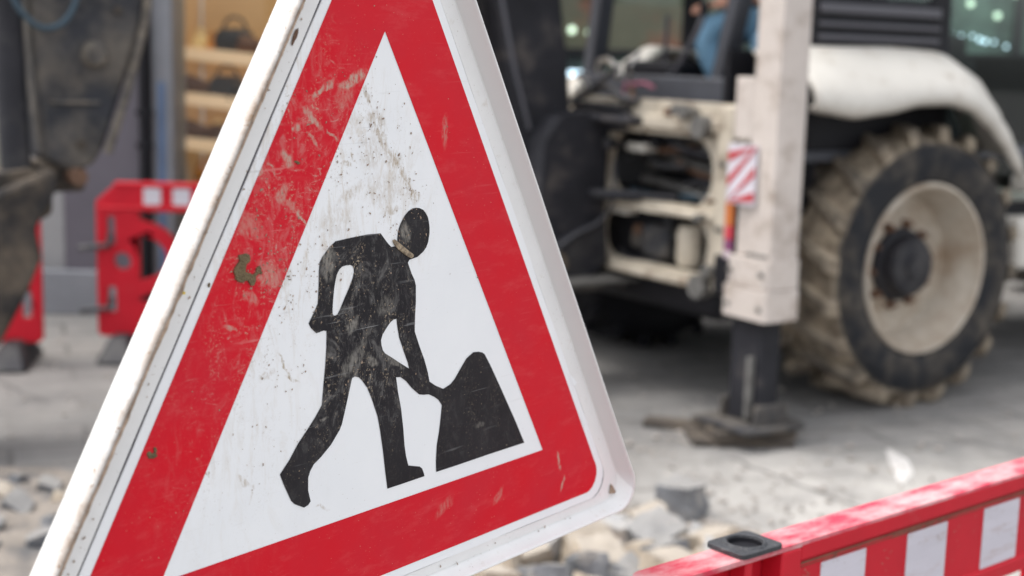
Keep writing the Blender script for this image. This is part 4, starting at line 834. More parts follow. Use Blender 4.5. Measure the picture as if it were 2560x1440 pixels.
# ================================================================== GROUND
def ground_mat():
    m = bpy.data.materials.new('dusty_stone_paving'); m.use_nodes = True; nt = m.node_tree; N = nt.nodes; L = nt.links; b = N['Principled BSDF']
    tc = N.new('ShaderNodeTexCoord'); mp = N.new('ShaderNodeMapping'); mp.inputs['Rotation'].default_value = (0, 0, R(-20)); L.new(tc.outputs['Object'], mp.inputs[0])
    def ns(s, d=6, v=None):
        n = N.new('ShaderNodeTexNoise'); n.inputs['Scale'].default_value = s; n.inputs['Detail'].default_value = d; n.inputs['Roughness'].default_value = 0.65; L.new(v or tc.outputs['Object'], n.inputs['Vector']); return n
    br = N.new('ShaderNodeTexBrick'); br.inputs['Scale'].default_value = 1.0; br.inputs['Brick Width'].default_value = 0.62; br.inputs['Row Height'].default_value = 0.30
    br.inputs['Mortar Size'].default_value = 0.016; br.inputs['Mortar Smooth'].default_value = 0.4
    br.inputs['Color1'].default_value = (0.215, 0.206, 0.197, 1); br.inputs['Color2'].default_value = (0.15, 0.147, 0.143, 1); br.inputs['Mortar'].default_value = (0.085, 0.08, 0.075, 1)
    dn = ns(3); ad = N.new('ShaderNodeVectorMath'); ad.operation = 'MULTIPLY_ADD'; L.new(dn.outputs['Color'], ad.inputs[0]); ad.inputs[1].default_value = (0.04, 0.04, 0); L.new(mp.outputs[0], ad.inputs[2]); L.new(ad.outputs[0], br.inputs['Vector'])
    def mix(a, c, f):
        n = N.new('ShaderNodeMix'); n.data_type = 'RGBA'; L.new(f, n.inputs[0]); L.new(a, n.inputs[6])
        if isinstance(c, tuple): n.inputs[7].default_value = (*c, 1)
        else: L.new(c, n.inputs[7])
        return n.outputs[2]
    def rng(x, a, c, d=0.0, e=1.0):
        n = N.new('ShaderNodeMapRange'); n.inputs[1].default_value = a; n.inputs[2].default_value = c; n.inputs[3].default_value = d; n.inputs[4].default_value = e; L.new(x, n.inputs[0]); return n.outputs[0]
    cur = br.outputs['Color']
    cur = mix(cur, (0.255, 0.241, 0.224), rng(ns(1.0, 7).outputs[0], 0.40, 0.62, 0.0, 0.7))      # pale stone dust
    cur = mix(cur, (0.115, 0.112, 0.11), rng(ns(2.4, 8).outputs[0], 0.50, 0.68, 0.0, 0.8))   # damp and worn patches
    cur = mix(cur, (0.31, 0.293, 0.272), rng(ns(7, 6).outputs[0], 0.58, 0.7, 0.0, 0.6))
    cur = mix(cur, (0.10, 0.09, 0.08), rng(ns(13, 6).outputs[0], 0.56, 0.74, 0.0, 0.5))
    # shade painted as dark patches by the machine and in front of the shop
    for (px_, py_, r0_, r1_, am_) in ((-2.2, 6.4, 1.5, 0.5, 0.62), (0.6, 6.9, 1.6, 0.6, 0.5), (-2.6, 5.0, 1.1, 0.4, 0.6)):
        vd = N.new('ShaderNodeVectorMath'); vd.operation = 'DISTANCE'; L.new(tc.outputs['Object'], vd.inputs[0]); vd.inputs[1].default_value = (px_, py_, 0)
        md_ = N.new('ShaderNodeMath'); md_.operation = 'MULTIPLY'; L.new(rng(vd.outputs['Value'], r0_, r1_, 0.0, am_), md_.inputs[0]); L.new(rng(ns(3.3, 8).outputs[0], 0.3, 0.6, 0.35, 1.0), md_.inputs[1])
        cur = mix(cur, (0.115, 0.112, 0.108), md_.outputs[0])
    # paler patch spread unevenly over the paving in front of the machine
    vs = N.new('ShaderNodeVectorMath'); vs.operation = 'DISTANCE'; L.new(tc.outputs['Object'], vs.inputs[0]); vs.inputs[1].default_value = (1.6, 4.9, 0)
    ml = N.new('ShaderNodeMath'); ml.operation = 'MULTIPLY'; L.new(rng(vs.outputs['Value'], 1.5, 0.5), ml.inputs[0]); L.new(rng(ns(4, 8).outputs[0], 0.34, 0.58, 0.25, 0.9), ml.inputs[1])
    cur = mix(cur, (0.40, 0.382, 0.355), ml.outputs[0])
    L.new(cur, b.inputs['Base Color']); b.inputs['Roughness'].default_value = 0.9
    bp = N.new('ShaderNodeBump'); bp.inputs['Strength'].default_value = 0.25; bp.inputs['Distance'].default_value = 0.02
    L.new(ns(7, 6).outputs[0], bp.inputs['Height']); L.new(bp.outputs[0], b.inputs['Normal'])
    return m
b = MB(); g = 120
b.bm.faces.new([b.bm.verts.new(p) for p in ((-g, -g, 0), (g, -g, 0), (g, g, 0), (-g, g, 0))])
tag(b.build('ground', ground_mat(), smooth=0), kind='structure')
for i, (x0, y0, x1, y1, w_) in enumerate(((0.95, 5.75, 1.35, 5.12, 0.012), (-2.75, 7.0, -2.15, 6.35, 0.014), (1.9, 6.3, 3.2, 5.2, 0.010), (-0.2, 6.6, 1.0, 6.2, 0.010))):
    b = MB(); dx, dy = x1 - x0, y1 - y0; l_ = math.hypot(dx, dy); nx_, ny_ = -dy / l_ * w_, dx / l_ * w_; top_, bot_ = [], []
    for k in range(25):
        t = k / 24; j_ = noise.noise(Vector((t * 8, i * 3.3, 0))) * 0.03; e_ = 0.4 + 0.8 * abs(noise.noise(Vector((t * 20, i, 5))))
        top_.append(b.bm.verts.new((x0 + dx * t + nx_ * (e_ + j_ / w_), y0 + dy * t + ny_ * (e_ + j_ / w_), 0.0025))); bot_.append(b.bm.verts.new((x0 + dx * t - nx_ * (e_ - j_ / w_), y0 + dy * t - ny_ * (e_ - j_ / w_), 0.0025)))
    for k in range(24): b.bm.faces.new((bot_[k], bot_[k + 1], top_[k + 1], top_[k]))
    tag(b.build('paving_joint', M['jointdirt'] if 'jointdirt' in M else mat('dark_joint_dirt', (0.12, 0.115, 0.11), 0.95, var=0.5, scale=20), smooth=0), kind='structure'); M['jointdirt'] = bpy.data.materials['dark_joint_dirt']
# excavated bed of sand and soil where the paving has been lifted
M['soil'] = mat('sandy_soil', (0.24, 0.21, 0.18), 0.95, var=0.4, scale=6, dirt=(0.10, 0.097, 0.097), dirt_scale=3.5, dirt_lo=0.48, dirt_hi=0.62, bump=0.8, bump_scale=25)
def mound(name, cx, cy, rx, ry, h, material, seed):
    b = MB(); n = 60; vs = {}
    for i in range(n + 1):
        for j in range(n + 1):
            u, v = -1 + 2 * i / n, -1 + 2 * j / n
            d = math.hypot(u, v); e = max(0.0, 1 - d ** 2.2)
            x, y = cx + u * rx, cy + v * ry
            z = 0.004 + h * e * (0.55 + 0.6 * noise.noise(Vector((x * 2.2, y * 2.2, seed))) + 0.3 * noise.noise(Vector((x * 7, y * 7, seed)))) + (0.012 * noise.noise(Vector((x * 20, y * 20, seed))) * min(1, e * 3))
            if d <= 1.0: vs[i, j] = b.bm.verts.new((x, y, max(0.003, z)))
    for i in range(n):
        for j in range(n):
            k = [(i, j), (i + 1, j), (i + 1, j + 1), (i, j + 1)]
            if all(q_ in vs for q_ in k): b.bm.faces.new([vs[q_] for q_ in k])
    return tag(b.build(name, material, smooth=60), kind='structure')
mound('sand_bed', 0.15, 3.9, 1.15, 1.25, 0.05, M['soil'], 2.0)
mound('soil_bed', -1.95, 4.6, 0.9, 0.75, 0.05, M['soil'], 5.0)

# ------------------------------------------------------------------ loose granite setts
GR = [mat('blue_grey_granite', (0.175, 0.18, 0.19), 0.8, var=0.25, scale=25, dirt=(0.34, 0.31, 0.27), dirt_scale=9, dirt_lo=0.52, dirt_hi=0.68, bump=0.5, bump_scale=60),
      mat('dark_granite', (0.125, 0.13, 0.14), 0.8, var=0.25, scale=25, dirt=(0.28, 0.25, 0.22), dirt_scale=8, dirt_lo=0.55, dirt_hi=0.7, bump=0.5, bump_scale=60),
      mat('beige_granite', (0.42, 0.35, 0.27), 0.85, var=0.25, scale=20, dirt=(0.2, 0.17, 0.14), dirt_scale=10, dirt_lo=0.6, dirt_hi=0.75, bump=0.5, bump_scale=60),
      mat('pale_granite', (0.42, 0.42, 0.42), 0.85, var=0.2, scale=22, dirt=(0.5, 0.42, 0.34), dirt_scale=7, dirt_lo=0.5, dirt_hi=0.65, bump=0.5, bump_scale=60)]
for g_ in GR:      # dust lies on the upward faces
    nt = g_.node_tree; bs = nt.nodes['Principled BSDF']; old = bs.inputs['Base Color'].links[0].from_socket
    ge = nt.nodes.new('ShaderNodeNewGeometry'); sz = nt.nodes.new('ShaderNodeSeparateXYZ'); nt.links.new(ge.outputs['Normal'], sz.inputs[0])
    mr = nt.nodes.new('ShaderNodeMapRange'); mr.inputs[1].default_value = 0.45; mr.inputs[2].default_value = 0.95; mr.inputs[4].default_value = 0.5; nt.links.new(sz.outputs[2], mr.inputs[0])
    mx = nt.nodes.new('ShaderNodeMix'); mx.data_type = 'RGBA'; nt.links.new(mr.outputs[0], mx.inputs[0]); nt.links.new(old, mx.inputs[6]); mx.inputs[7].default_value = (0.33, 0.31, 0.28, 1); nt.links.new(mx.outputs[2], bs.inputs['Base Color'])
def sett_mesh(seed, m_):
    rs = random.Random(seed); b = MB()
    d = [rs.uniform(0.06, 0.085), rs.uniform(0.055, 0.075), rs.uniform(0.05, 0.07)]
    pts = [Vector((sx * d[0] * rs.uniform(0.72, 1.1), sy * d[1] * rs.uniform(0.72, 1.1), sz * d[2] * rs.uniform(0.75, 1.1))) for sz, sx, sy in ((-1, -1, -1), (-1, 1, -1), (-1, 1, 1), (-1, -1, 1), (1, -1, -1), (1, 1, -1), (1, 1, 1), (1, -1, 1))]
    b.hexa(pts)
    bmesh.ops.subdivide_edges(b.bm, edges=b.bm.edges[:], cuts=4, use_grid_fill=True)
    for v in b.bm.verts: v.co += v.co.normalized() * (noise.noise(v.co * 16 + Vector((seed, 0, 0))) * 0.022 + noise.noise(v.co * 60 + Vector((seed, 3, 0))) * 0.005 - 0.35 * max(0, v.co.length - 0.098))
    o = b.build('paving_stone', m_, smooth=28)
    me = o.data; bpy.data.objects.remove(o); return me
SM = [sett_mesh(k * 3.7 + 1, GR[k % 4]) for k in range(8)]
rs = random.Random(5); placed = []
def stone(x, y, z, k, label, group, rot=None, s=1.0):
    o = bpy.data.objects.new('paving_stone', SM[k]); COL.objects.link(o); o.location = (x, y, z)
    o.rotation_euler = rot or (rs.uniform(-0.5, 0.5), rs.uniform(-0.5, 0.5), rs.uniform(0, 6.28)); o.scale = (s, s, s)
    return tag(o, label, 'paving stone', group)
KIND = ['blue grey', 'dark', 'beige', 'pale']
PG = 'loose granite paving stones in the pile'
stone(0.645, 4.97, 0.062, 0, 'lone dark grey granite block with pale dusty top standing apart behind the pile', None, (0.05, -0.06, 0.95), 1.15)
stone(0.50, 4.42, 0.085, 4, 'large blue grey granite block at the pile end nearest the red barrier', PG, (0.35, -0.35, 0.5), 1.35)
stone(0.35, 4.58, 0.075, 7, 'pale granite block with tan dust beside the large blue grey block', PG, (0.2, 0.3, 1.1), 1.1)
stone(0.25, 4.36, 0.075, 6, 'beige granite block leaning against the pile below the sign corner', PG, (0.5, 0.2, 0.3), 1.15)
placed = [(0.645, 4.97), (0.50, 4.42), (0.35, 4.58), (0.25, 4.36)]
for _ in range(900):
    if len(placed) >= 62: break
    x, y = rs.uniform(-0.22, 0.80), rs.uniform(3.95, 4.75)
    if y > 4.76 - 0.5 * abs(x - 0.2) or x > 0.68: continue
    if any((x - a) ** 2 + (y - c) ** 2 < 0.115 ** 2 for a, c in placed): continue
    k = rs.choice([0, 1, 2, 3, 4, 6, 7, 2, 3, 6]); placed.append((x, y))
    stone(x, y, rs.uniform(0.05, 0.10), k, 'rough %s granite block lying in the loose pile below the sign' % KIND[k % 4], PG + ', ' + KIND[k % 4], None, rs.uniform(0.85, 1.35))
for _ in range(200):
    if len(placed) >= 67: break
    x, y = rs.uniform(-2.1, -1.45), rs.uniform(4.3, 5.1)
    if any((x - a) ** 2 + (y - c) ** 2 < 0.16 ** 2 for a, c in placed): continue
    placed.append((x, y)); k = rs.choice([1, 1, 0, 2])
    stone(x, y, 0.028, k, 'half buried %s stone in the dug soil left of the sign' % KIND[k % 4], 'stones in the dug soil, ' + KIND[k % 4], None, rs.uniform(0.4, 0.75))
# boards under the stabiliser foot
WD = mat('muddy_timber', (0.06, 0.05, 0.042), 0.85, var=0.4, scale=12, dirt=(0.17, 0.135, 0.10), dirt_scale=6, dirt_lo=0.45, dirt_hi=0.65, streak=(1, 5, 5), bump=0.4)
fx, fy = (MW @ q(-0.09, 1.28, 0)).xy
for i, (dx, dy, z0, z1, sx, sy, rz, lb) in enumerate(((-0.06, 0.0, 0.034, 0.070, 0.19, 0.16, 0.22, 'upper muddy wooden board directly under the stabiliser foot'), (-0.09, -0.02, 0.004, 0.034, 0.225, 0.15, 0.05, 'lower muddy wooden board lying on the paving under the stabiliser foot'),
                                                     (-0.36, 0.16, 0.004, 0.030, 0.13, 0.06, -0.25, 'dark muddy plank lying loose left of the stabiliser foot'))):
    b = MB(); b.box(-sx, sx, -sy, sy, 0, z1 - z0); o = b.build('wooden_board', WD, bevel=0.004); o.location = (fx + dx, fy + dy, z0); o.rotation_euler = (0, 0, rz); tag(o, lb, 'wooden board')
b = MB(); b.loft([[(0.13 * math.cos(a) * (1 + 0.3 * math.sin(3 * a)), 0.09 * math.sin(a) * (1 + 0.25 * math.cos(2 * a)), 0) for a in [k * math.pi / 10 for k in range(20)]], [(0.10 * math.cos(a) * (1 + 0.3 * math.sin(3 * a)), 0.07 * math.sin(a), 0.006) for a in [k * math.pi / 10 for k in range(20)]]], cap0=False)
o = b.build('mortar_splash', mat('white_mortar', (0.52, 0.50, 0.48), 0.9, var=0.1)); o.location = (1.66, 5.72, 0.001); o.rotation_euler = (0, 0, 1.42); o.scale = (1.7, 0.6, 1); tag(o, 'white mortar splash dried on the paving in front of the muddy wheel', 'mortar splash')
# pebbles and crumbs all over the paving: nobody could count them
rs = random.Random(9); gv, gf = [], []
OCT = ((1, 0, 0), (0, 1, 0), (-1, 0, 0), (0, -1, 0), (0, 0, 1), (0, 0, -1)); OF = ((0, 1, 4), (1, 2, 4), (2, 3, 4), (3, 0, 4), (1, 0, 5), (2, 1, 5), (3, 2, 5), (0, 3, 5))
for _ in range(1500):
    x, y = rs.uniform(-3.2, 3.6), rs.uniform(4.0, 8.2)
    if rs.random() < 0.6: x, y = rs.gauss(0.6, 0.9), rs.gauss(5.2, 0.8)
    s = abs(rs.gauss(0, 0.006)) + 0.004; k0 = len(gv); a = rs.uniform(0, 3); sx = rs.uniform(0.8, 1.8)
    for p in OCT:
        u, v = p[0] * sx * s, p[1] * s; gv.append((x + u * math.cos(a) - v * math.sin(a), y + u * math.sin(a) + v * math.cos(a), 0.002 + s * 0.4 + p[2] * s * 0.7 * rs.uniform(0.7, 1.2)))
    gf += [tuple(k0 + i for i in f) for f in OF]
gme = bpy.data.meshes.new('gravel'); gme.from_pydata(gv, [], gf); gob = bpy.data.objects.new('gravel', gme); COL.objects.link(gob); gme.materials.append(mat('stone_chips', (0.33, 0.30, 0.27), 0.9, var=0.5, scale=3))
tag(gob, 'small stone chips and crumbs scattered on the paving', 'gravel', kind='stuff')

# ================================================================== BARRIERS
def dust_red():
    return mat('dust_covered_red_plastic', (0.56, 0.03, 0.065), 0.6, var=0.12, scale=8, dirt=(0.60, 0.36, 0.36), dirt_scale=26, dirt_lo=0.40, dirt_hi=0.68, streak=(0.45, 1, 1))
M['red_dusty'] = dust_red()
# foreground barrier: origin at the socket, local x along it
FB = empty('safety_barrier', (0.0, 0.0, 0), 0, 'dusty red plastic barrier with white reflective panels and black rubber socket, nearest the camera', 'safety barrier')
ux, uy = 0.76725, 0.64135; ang = math.atan2(uy, ux)
FB.location = (0.382, 1.880, 0); FB.rotation_euler = (0, 0, ang)
ZT = 0.98
TW = 0.056
b = MB()   # top beam, rounded shoulders, slightly hollow front
prof = [(0.0, ZT - 0.004), (0.003, ZT), (TW - 0.003, ZT), (TW, ZT - 0.004), (TW, ZT - 0.175), (0.0, ZT - 0.175), (0.0, ZT - 0.152), (0.006, ZT - 0.150), (0.006, ZT - 0.040), (0.003, ZT - 0.037), (0.003, ZT - 0.030), (0.0, ZT - 0.026)]
b.loft([[(x, y, z) for y, z in prof] for x in [0.055 + 0.2 * k for k in range(8)]])
b.build('beam', M['red_plastic'], FB, bevel=0.0015, seg=2, smooth=30)
b = MB()   # dusty top skin of the beam, reaching past the socket to the rounded end
n = 8; end = [(-0.245 + (0.028 - 0.028 * math.cos(R(a))), TW / 2 + 0.028 * math.sin(R(a))) for a in range(-90, 91, 15)]
poly = [(1.455, 0.001), (1.455, TW - 0.001)] + [(x, y) for x, y in end[::-1]]
b.slab(poly, [], lambda u, v, d: (u, v, d), ZT - 0.007, ZT + 0.001)
b.build('top_cap', M['red_dusty'], FB, bevel=0.004, seg=3, smooth=40)
b = MB()   # end post with a deep recess left of the socket
b.box(0.012, 0.0548, -0.001, TW, 0.30, ZT - 0.007); b.box(-0.24, -0.20, 0.002, TW, 0.1, ZT - 0.0071); b.box(-0.2, 0.012, 0.035, TW - 0.002, 0.12, ZT - 0.0071); b.box(-0.06, -0.045, 0.004, 0.035, 0.1, ZT - 0.0072)
b.build('end_post', M['red_plastic'], FB, bevel=0.003)
b = MB(); b.lathe([(0.001, -0.0025), (0.005, -0.0025), (0.0055, 0.001), (0.001, 0.001)], axis='y', seg=14, c=(0.034, 0, ZT - 0.052)); b.build('hole', M['groove'], FB)
b = MB(); up_, dn_ = [], []
for k in range(301):     # dirt settled along the groove under the top lip
    x = 0.058 + 1.39 * k / 300; g_ = 0.0003 + 0.0022 * max(0.0, 0.1 + noise.noise(Vector((x * 17, 0.4, 0))) + 0.8 * noise.noise(Vector((x * 90, 2, 0))))
    up_.append(b.bm.verts.new((x, 0.0012, ZT - 0.0300))); dn_.append(b.bm.verts.new((x, 0.0047, ZT - 0.0395 - g_)))
for k in range(300): b.bm.faces.new((dn_[k], dn_[k + 1], up_[k + 1], up_[k]))
b.build('groove_dirt', mat('red_brown_groove_dirt', (0.20, 0.07, 0.045), 0.9, var=0.5, scale=30), FB, smooth=0)
b = MB(); rq = random.Random(3)
for k in range(80):
    x, z = rq.uniform(0.06, 0.9), ZT - 0.045 - abs(rq.gauss(0, 0.035)); l_ = rq.uniform(0.001, 0.006); w_ = rq.uniform(0.0002, 0.0006); a_ = rq.uniform(-0.6, 0.6)
    if z < ZT - 0.145: continue
    b.bm.faces.new([b.bm.verts.new((x + u * math.cos(a_) - v * math.sin(a_), 0.0042, z + u * math.sin(a_) + v * math.cos(a_))) for u, v in ((-l_, -w_), (l_, -w_ * 0.3), (l_ * 0.8, w_), (-l_ * 0.7, w_ * 0.8))])
tag(b.build('scuff_mark', M['brown'], FB, smooth=0), kind='stuff')
for k in range(6):
    x0 = 0.109 + 0.2145 * k
    b = MB(); b.slab(rrect(x0, x0 + 0.1075, ZT - 0.148, ZT - 0.043, 0.0015, 2), [], lambda u, v, d: (u, d, v), 0.0046, 0.0061); b.build('reflective_panel', M['reflect'], FB, smooth=0)
b = MB()
for x0 in (0.06, 0.40, 0.75, 1.10, 1.40): b.box(x0, x0 + 0.055, 0.004, TW - 0.004, 0.25, ZT - 0.175)
b.box(0.0, 1.455, 0.002, TW - 0.002, 0.12, 0.30); b.build('lower_frame', M['red_plastic'], FB, bevel=0.004)
b = MB()   # rubber socket: square collar with a round opening
b.slab(rrect(-0.076, 0.012, -0.004, TW + 0.012, 0.010, 4), [circ(-0.032, TW / 2 + 0.004, 0.025, 24)[::-1]], lambda u, v, d: (u, v, d), ZT + 0.0015, ZT + 0.0085)
b.lathe([(0.0255, 0.006), (0.0255, 0.011), (0.0285, 0.012), (0.032, 0.0085)], axis='z', seg=32, c=(-0.032, TW / 2 + 0.004, ZT))
b.build('rubber_socket', M['rubber'], FB, bevel=0.003, seg=2, smooth=40)
b = MB(); b.lathe([(0.025, 0.008), (0.024, 0.0018), (0.001, 0.0018)], axis='z', seg=32, c=(-0.032, TW / 2 + 0.004, ZT)); b.build('socket_hollow', M['black'], FB)
for x in (0.1, 1.15):
    b = MB(); b.hexa([(x - 0.12, -0.3, 0.004), (x + 0.12, -0.3, 0.004), (x + 0.12, 0.35, 0.004), (x - 0.12, 0.35, 0.004), (x - 0.08, -0.22, 0.12), (x + 0.08, -0.22, 0.12), (x + 0.08, 0.27, 0.12), (x - 0.08, 0.27, 0.12)]); b.build('rubber_foot', M['rubber'], FB, bevel=0.02)

# far barriers with the half-moon openings
def far_barrier(label):
    t = empty('safety_barrier', (0, 0, 0), 0, label, 'safety barrier', 'red barriers by the shop front')
    Wd, zb, zt = 1.12, 0.11, 0.94
    outer = [(0.0, zb + 0.02), (0.02, zb), (Wd - 0.02, zb), (Wd, zb + 0.02), (Wd, zt - 0.10), (Wd - 0.11, zt), (0.11, zt), (0.0, zt - 0.10)]
    H_ = []
    for s in (0, 1):
        X = (lambda u: u) if s == 0 else (lambda u: Wd - u)
        for z0, z1 in ((0.61, 0.76), (0.24, 0.38)): H_.append([(X(u), v) for u, v in ((0.055, z0), (0.10, z0), (0.10, z1), (0.055, z1))])
        H_.append([(X(0.135 + 0.048 * math.cos(R(a))), 0.52 + 0.048 * math.sin(R(a))) for a in range(0, 360, 24)])
        H_.append([(X(0.225), 0.66)] + [(X(0.225 + 0.15 * math.cos(R(a))), 0.54 + 0.12 * math.sin(R(a))) for a in range(80, -81, -16)] + [(X(0.225), 0.42)])
    mid = [(0.225, 0.79), (0.225, 0.755)] + [(0.225 + 0.215 * math.cos(R(a)), 0.54 + 0.20 * math.sin(R(a))) for a in range(82, -83, -12)] + [(0.225, 0.325), (0.225, 0.30), (Wd - 0.225, 0.30), (Wd - 0.225, 0.325)] + [(Wd - 0.225 - 0.215 * math.cos(R(a)), 0.54 + 0.20 * math.sin(R(a))) for a in range(-82, 83, 12)] + [(Wd - 0.225, 0.755), (Wd - 0.225, 0.79)]
    H_.append(mid)
    b = MB(); b.slab(outer, H_, lambda u, v, d: (u, d, v), 0.0, 0.05); b.build('panel', M['red_plastic'], t, bevel=0.008, smooth=40)
    b = MB(); b.box(0.02, Wd - 0.02, -0.012, 0.062, 0.80, 0.815); b.box(0.10, Wd - 0.10, -0.008, 0.058, 0.925, 0.945); b.build('stiffening_rib', M['red_plastic'], t, bevel=0.005)
    for k in range(5):
        x = 0.255 + 0.155 * k
        b = MB(); b.slab(rrect(x, x + 0.092, 0.828, 0.918, 0.006, 2), [], lambda u, v, d: (u, d, v), -0.004, -0.001); b.build('reflective_panel', M['reflect'], t, smooth=0)
    for z in (0.605, 0.265):
        b = MB(); b.tube([(0.08, -0.01, z + 0.06), (0.07, -0.02, z), (0.0, -0.02, z - 0.005), (-0.09, 0.0, z - 0.02)], 0.016); b.build('coupling_hook', M['rubber'], t)
    for x in (0.14, Wd - 0.14):
        b = MB(); b.hexa([(x - 0.10, -0.26, 0.004), (x + 0.10, -0.26, 0.004), (x + 0.10, 0.30, 0.004), (x - 0.10, 0.30, 0.004), (x - 0.05, -0.12, 0.13), (x + 0.05, -0.12, 0.13), (x + 0.05, 0.17, 0.13), (x - 0.05, 0.17, 0.13)]); b.build('rubber_foot', M['blackdusty'], t, bevel=0.02)
    return t
fb1 = far_barrier('red plastic barrier with half moon openings standing in front of the shop shelves'); fb1.location = (-2.23, 7.42, 0); fb1.rotation_euler = (0, 0, 0.03)
fb2 = copy_tree(fb1); fb2['label'] = 'red plastic barrier partly hidden by the muddy digger arm at the left edge'; fb2.location = (-3.56, 7.02, 0); fb2.rotation_euler = (0, 0, 0.16)

# ================================================================== SHOP FRONT ON THE LEFT
M['slate'] = mat('slate_grey_cladding', (0.115, 0.105, 0.125), 0.6, var=0.12, scale=2)
M['concrete'] = mat('pale_grey_render', (0.3, 0.3, 0.3), 0.85, var=0.15, scale=3, bump=0.1)
M['bluegrey'] = mat('blue_grey_pilaster', (0.22, 0.23, 0.25), 0.6, var=0.2, scale=3)
M['wood'] = mat('glowing_shelf_wood', (0.62, 0.44, 0.28), 0.5, var=0.15, scale=6, streak=(0.4, 4, 4), emit=(1.0, 0.66, 0.38), emit_s=0.5)  # shelf wood glows by itself, display light put into the material
M['shopwall'] = mat('warm_glow_shop_wall', (0.46, 0.30, 0.14), 0.8, var=0.12, scale=3, emit=(0.85, 0.55, 0.27), emit_s=0.12)  # wall glows faintly, warm shop light put into its colour
M['shopglass'] = glass_mat('shop_window_glass', (0.9, 0.92, 0.92), 0.1)
shop = empty('shop_building', (-2.5, 8.6, 0), 0, 'grey clad shop front with black downpipe line and warm lit display window behind the barriers', 'building')
def sbox(name, x0, x1, y0, y1, z0, z1, m_, bev=0.01):
    b = MB(); b.box(x0 + 2.5, x1 + 2.5, y0 - 8.6, y1 - 8.6, z0, z1); return b.build(name, m_, shop, bevel=bev)
sbox('wall', -2.79, -2.295, 8.62, 8.9, 0.0, 4.2, M['slate'])
sbox('render_strip', -3.0, -2.793, 8.66, 8.9, 0.0, 4.2, M['concrete'])
sbox('wall', -9.0, -3.003, 8.70, 8.9, 0.0, 4.2, mat('olive_grey_wall', (0.22, 0.215, 0.18), 0.8, var=0.2, scale=1.5))
sbox('pilaster', -2.232, -2.10, 8.60, 8.95, 0.0, 4.2, M['bluegrey'])
sbox('blue_strip', -2.19, -2.145, 8.590, 8.598, 0.15, 1.45, mat('faded_blue_strip', (0.10, 0.16, 0.27), 0.5, var=0.2), 0.002)
sbox('plinth', -3.6, -2.3, 8.55, 8.615, 0.0, 0.28, M['bluegrey'])
sbox('fascia', -2.10, -0.2, 8.60, 8.95, 2.9, 4.2, M['slate'])
sbox('window_sill', -2.098, -0.5, 8.60, 8.95, 0.0, 0.42, mat('brown_sill', (0.10, 0.065, 0.04), 0.6, var=0.3))
sbox('window_pane', -2.09, -0.5, 8.70, 8.706, 0.43, 2.89, M['shopglass'], 0)
sbox('end_wall', -0.49, -0.2, 8.61, 12.8, 0.0, 4.2, M['slate'])
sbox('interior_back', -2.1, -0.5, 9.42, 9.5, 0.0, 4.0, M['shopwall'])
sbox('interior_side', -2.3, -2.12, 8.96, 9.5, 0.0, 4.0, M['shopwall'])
sbox('ceiling', -2.1, -0.5, 8.96, 9.41, 2.9, 2.95, M['concrete'])
b = MB(); b.tube([(0.235, -0.03, 0.0), (0.235, -0.03, 4.2)], 0.035, 14)
for z in (1.05, 1.25, 2.4): b.box(0.19, 0.28, -0.07, 0.0, z, z + 0.03)
b.build('downpipe', M['black'], shop)
# tilted display shelves
items = []
for z, x1, lb in ((1.62, -0.95, 'upper pale wooden shelf in the lit shop window'), (1.335, -1.72, 'middle short pale wooden shelf in the lit shop window'), (1.05, -1.80, 'lower pale wooden shelf in the lit shop window'), (0.74, -1.70, 'lowest dark wooden shelf in the shop window')):
    t = empty('display_shelf', (-2.11, 9.08, z), 0, lb, 'shelf'); t.rotation_euler = (0, R(4.6), 0)
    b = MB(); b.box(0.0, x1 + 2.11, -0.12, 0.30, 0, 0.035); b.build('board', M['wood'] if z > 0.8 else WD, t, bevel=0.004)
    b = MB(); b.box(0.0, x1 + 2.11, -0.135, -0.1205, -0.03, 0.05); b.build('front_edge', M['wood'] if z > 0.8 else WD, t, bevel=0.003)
b = MB(); b.box(0.0, 0.9, -0.1, 0.1, 0, 0.05)
sl = bpy.data.lights.new('shop_lamp', 'AREA'); sl.shape = 'RECTANGLE'; sl.size = 1.6; sl.size_y = 0.3; sl.energy = 13; sl.color = (1.0, 0.74, 0.46)
b.bm.free()
so2 = bpy.data.objects.new('shop_lamp', sl); COL.objects.link(so2); so2.location = (-1.4, 9.0, 2.85)
def handbag(x, z, w_, h_, m_, label, name='handbag', cat='handbag'):
    zz = z - (x + 2.11) * math.tan(R(4.6)) + 0.036
    t = empty(name, (x, 9.10, zz), 0, label, cat)
    b = MB(); b.loft([[(sx * w_ / 2 * k, sy * 0.05 * k, zq) for sx, sy in ((-1, -1), (1, -1), (1, 1), (-1, 1))] for zq, k in ((0, 1), (h_ * 0.5, 1.03), (h_ * 0.9, 0.85), (h_, 0.5))]); b.build('bag_body', m_, t, bevel=0.015, seg=3)
    b = MB(); b.tube([(w_ * 0.3 * math.cos(R(a)), 0, h_ * 0.9 + h_ * 0.55 * math.sin(R(a))) for a in range(0, 181, 20)], 0.010); b.build('handle', m_, t)
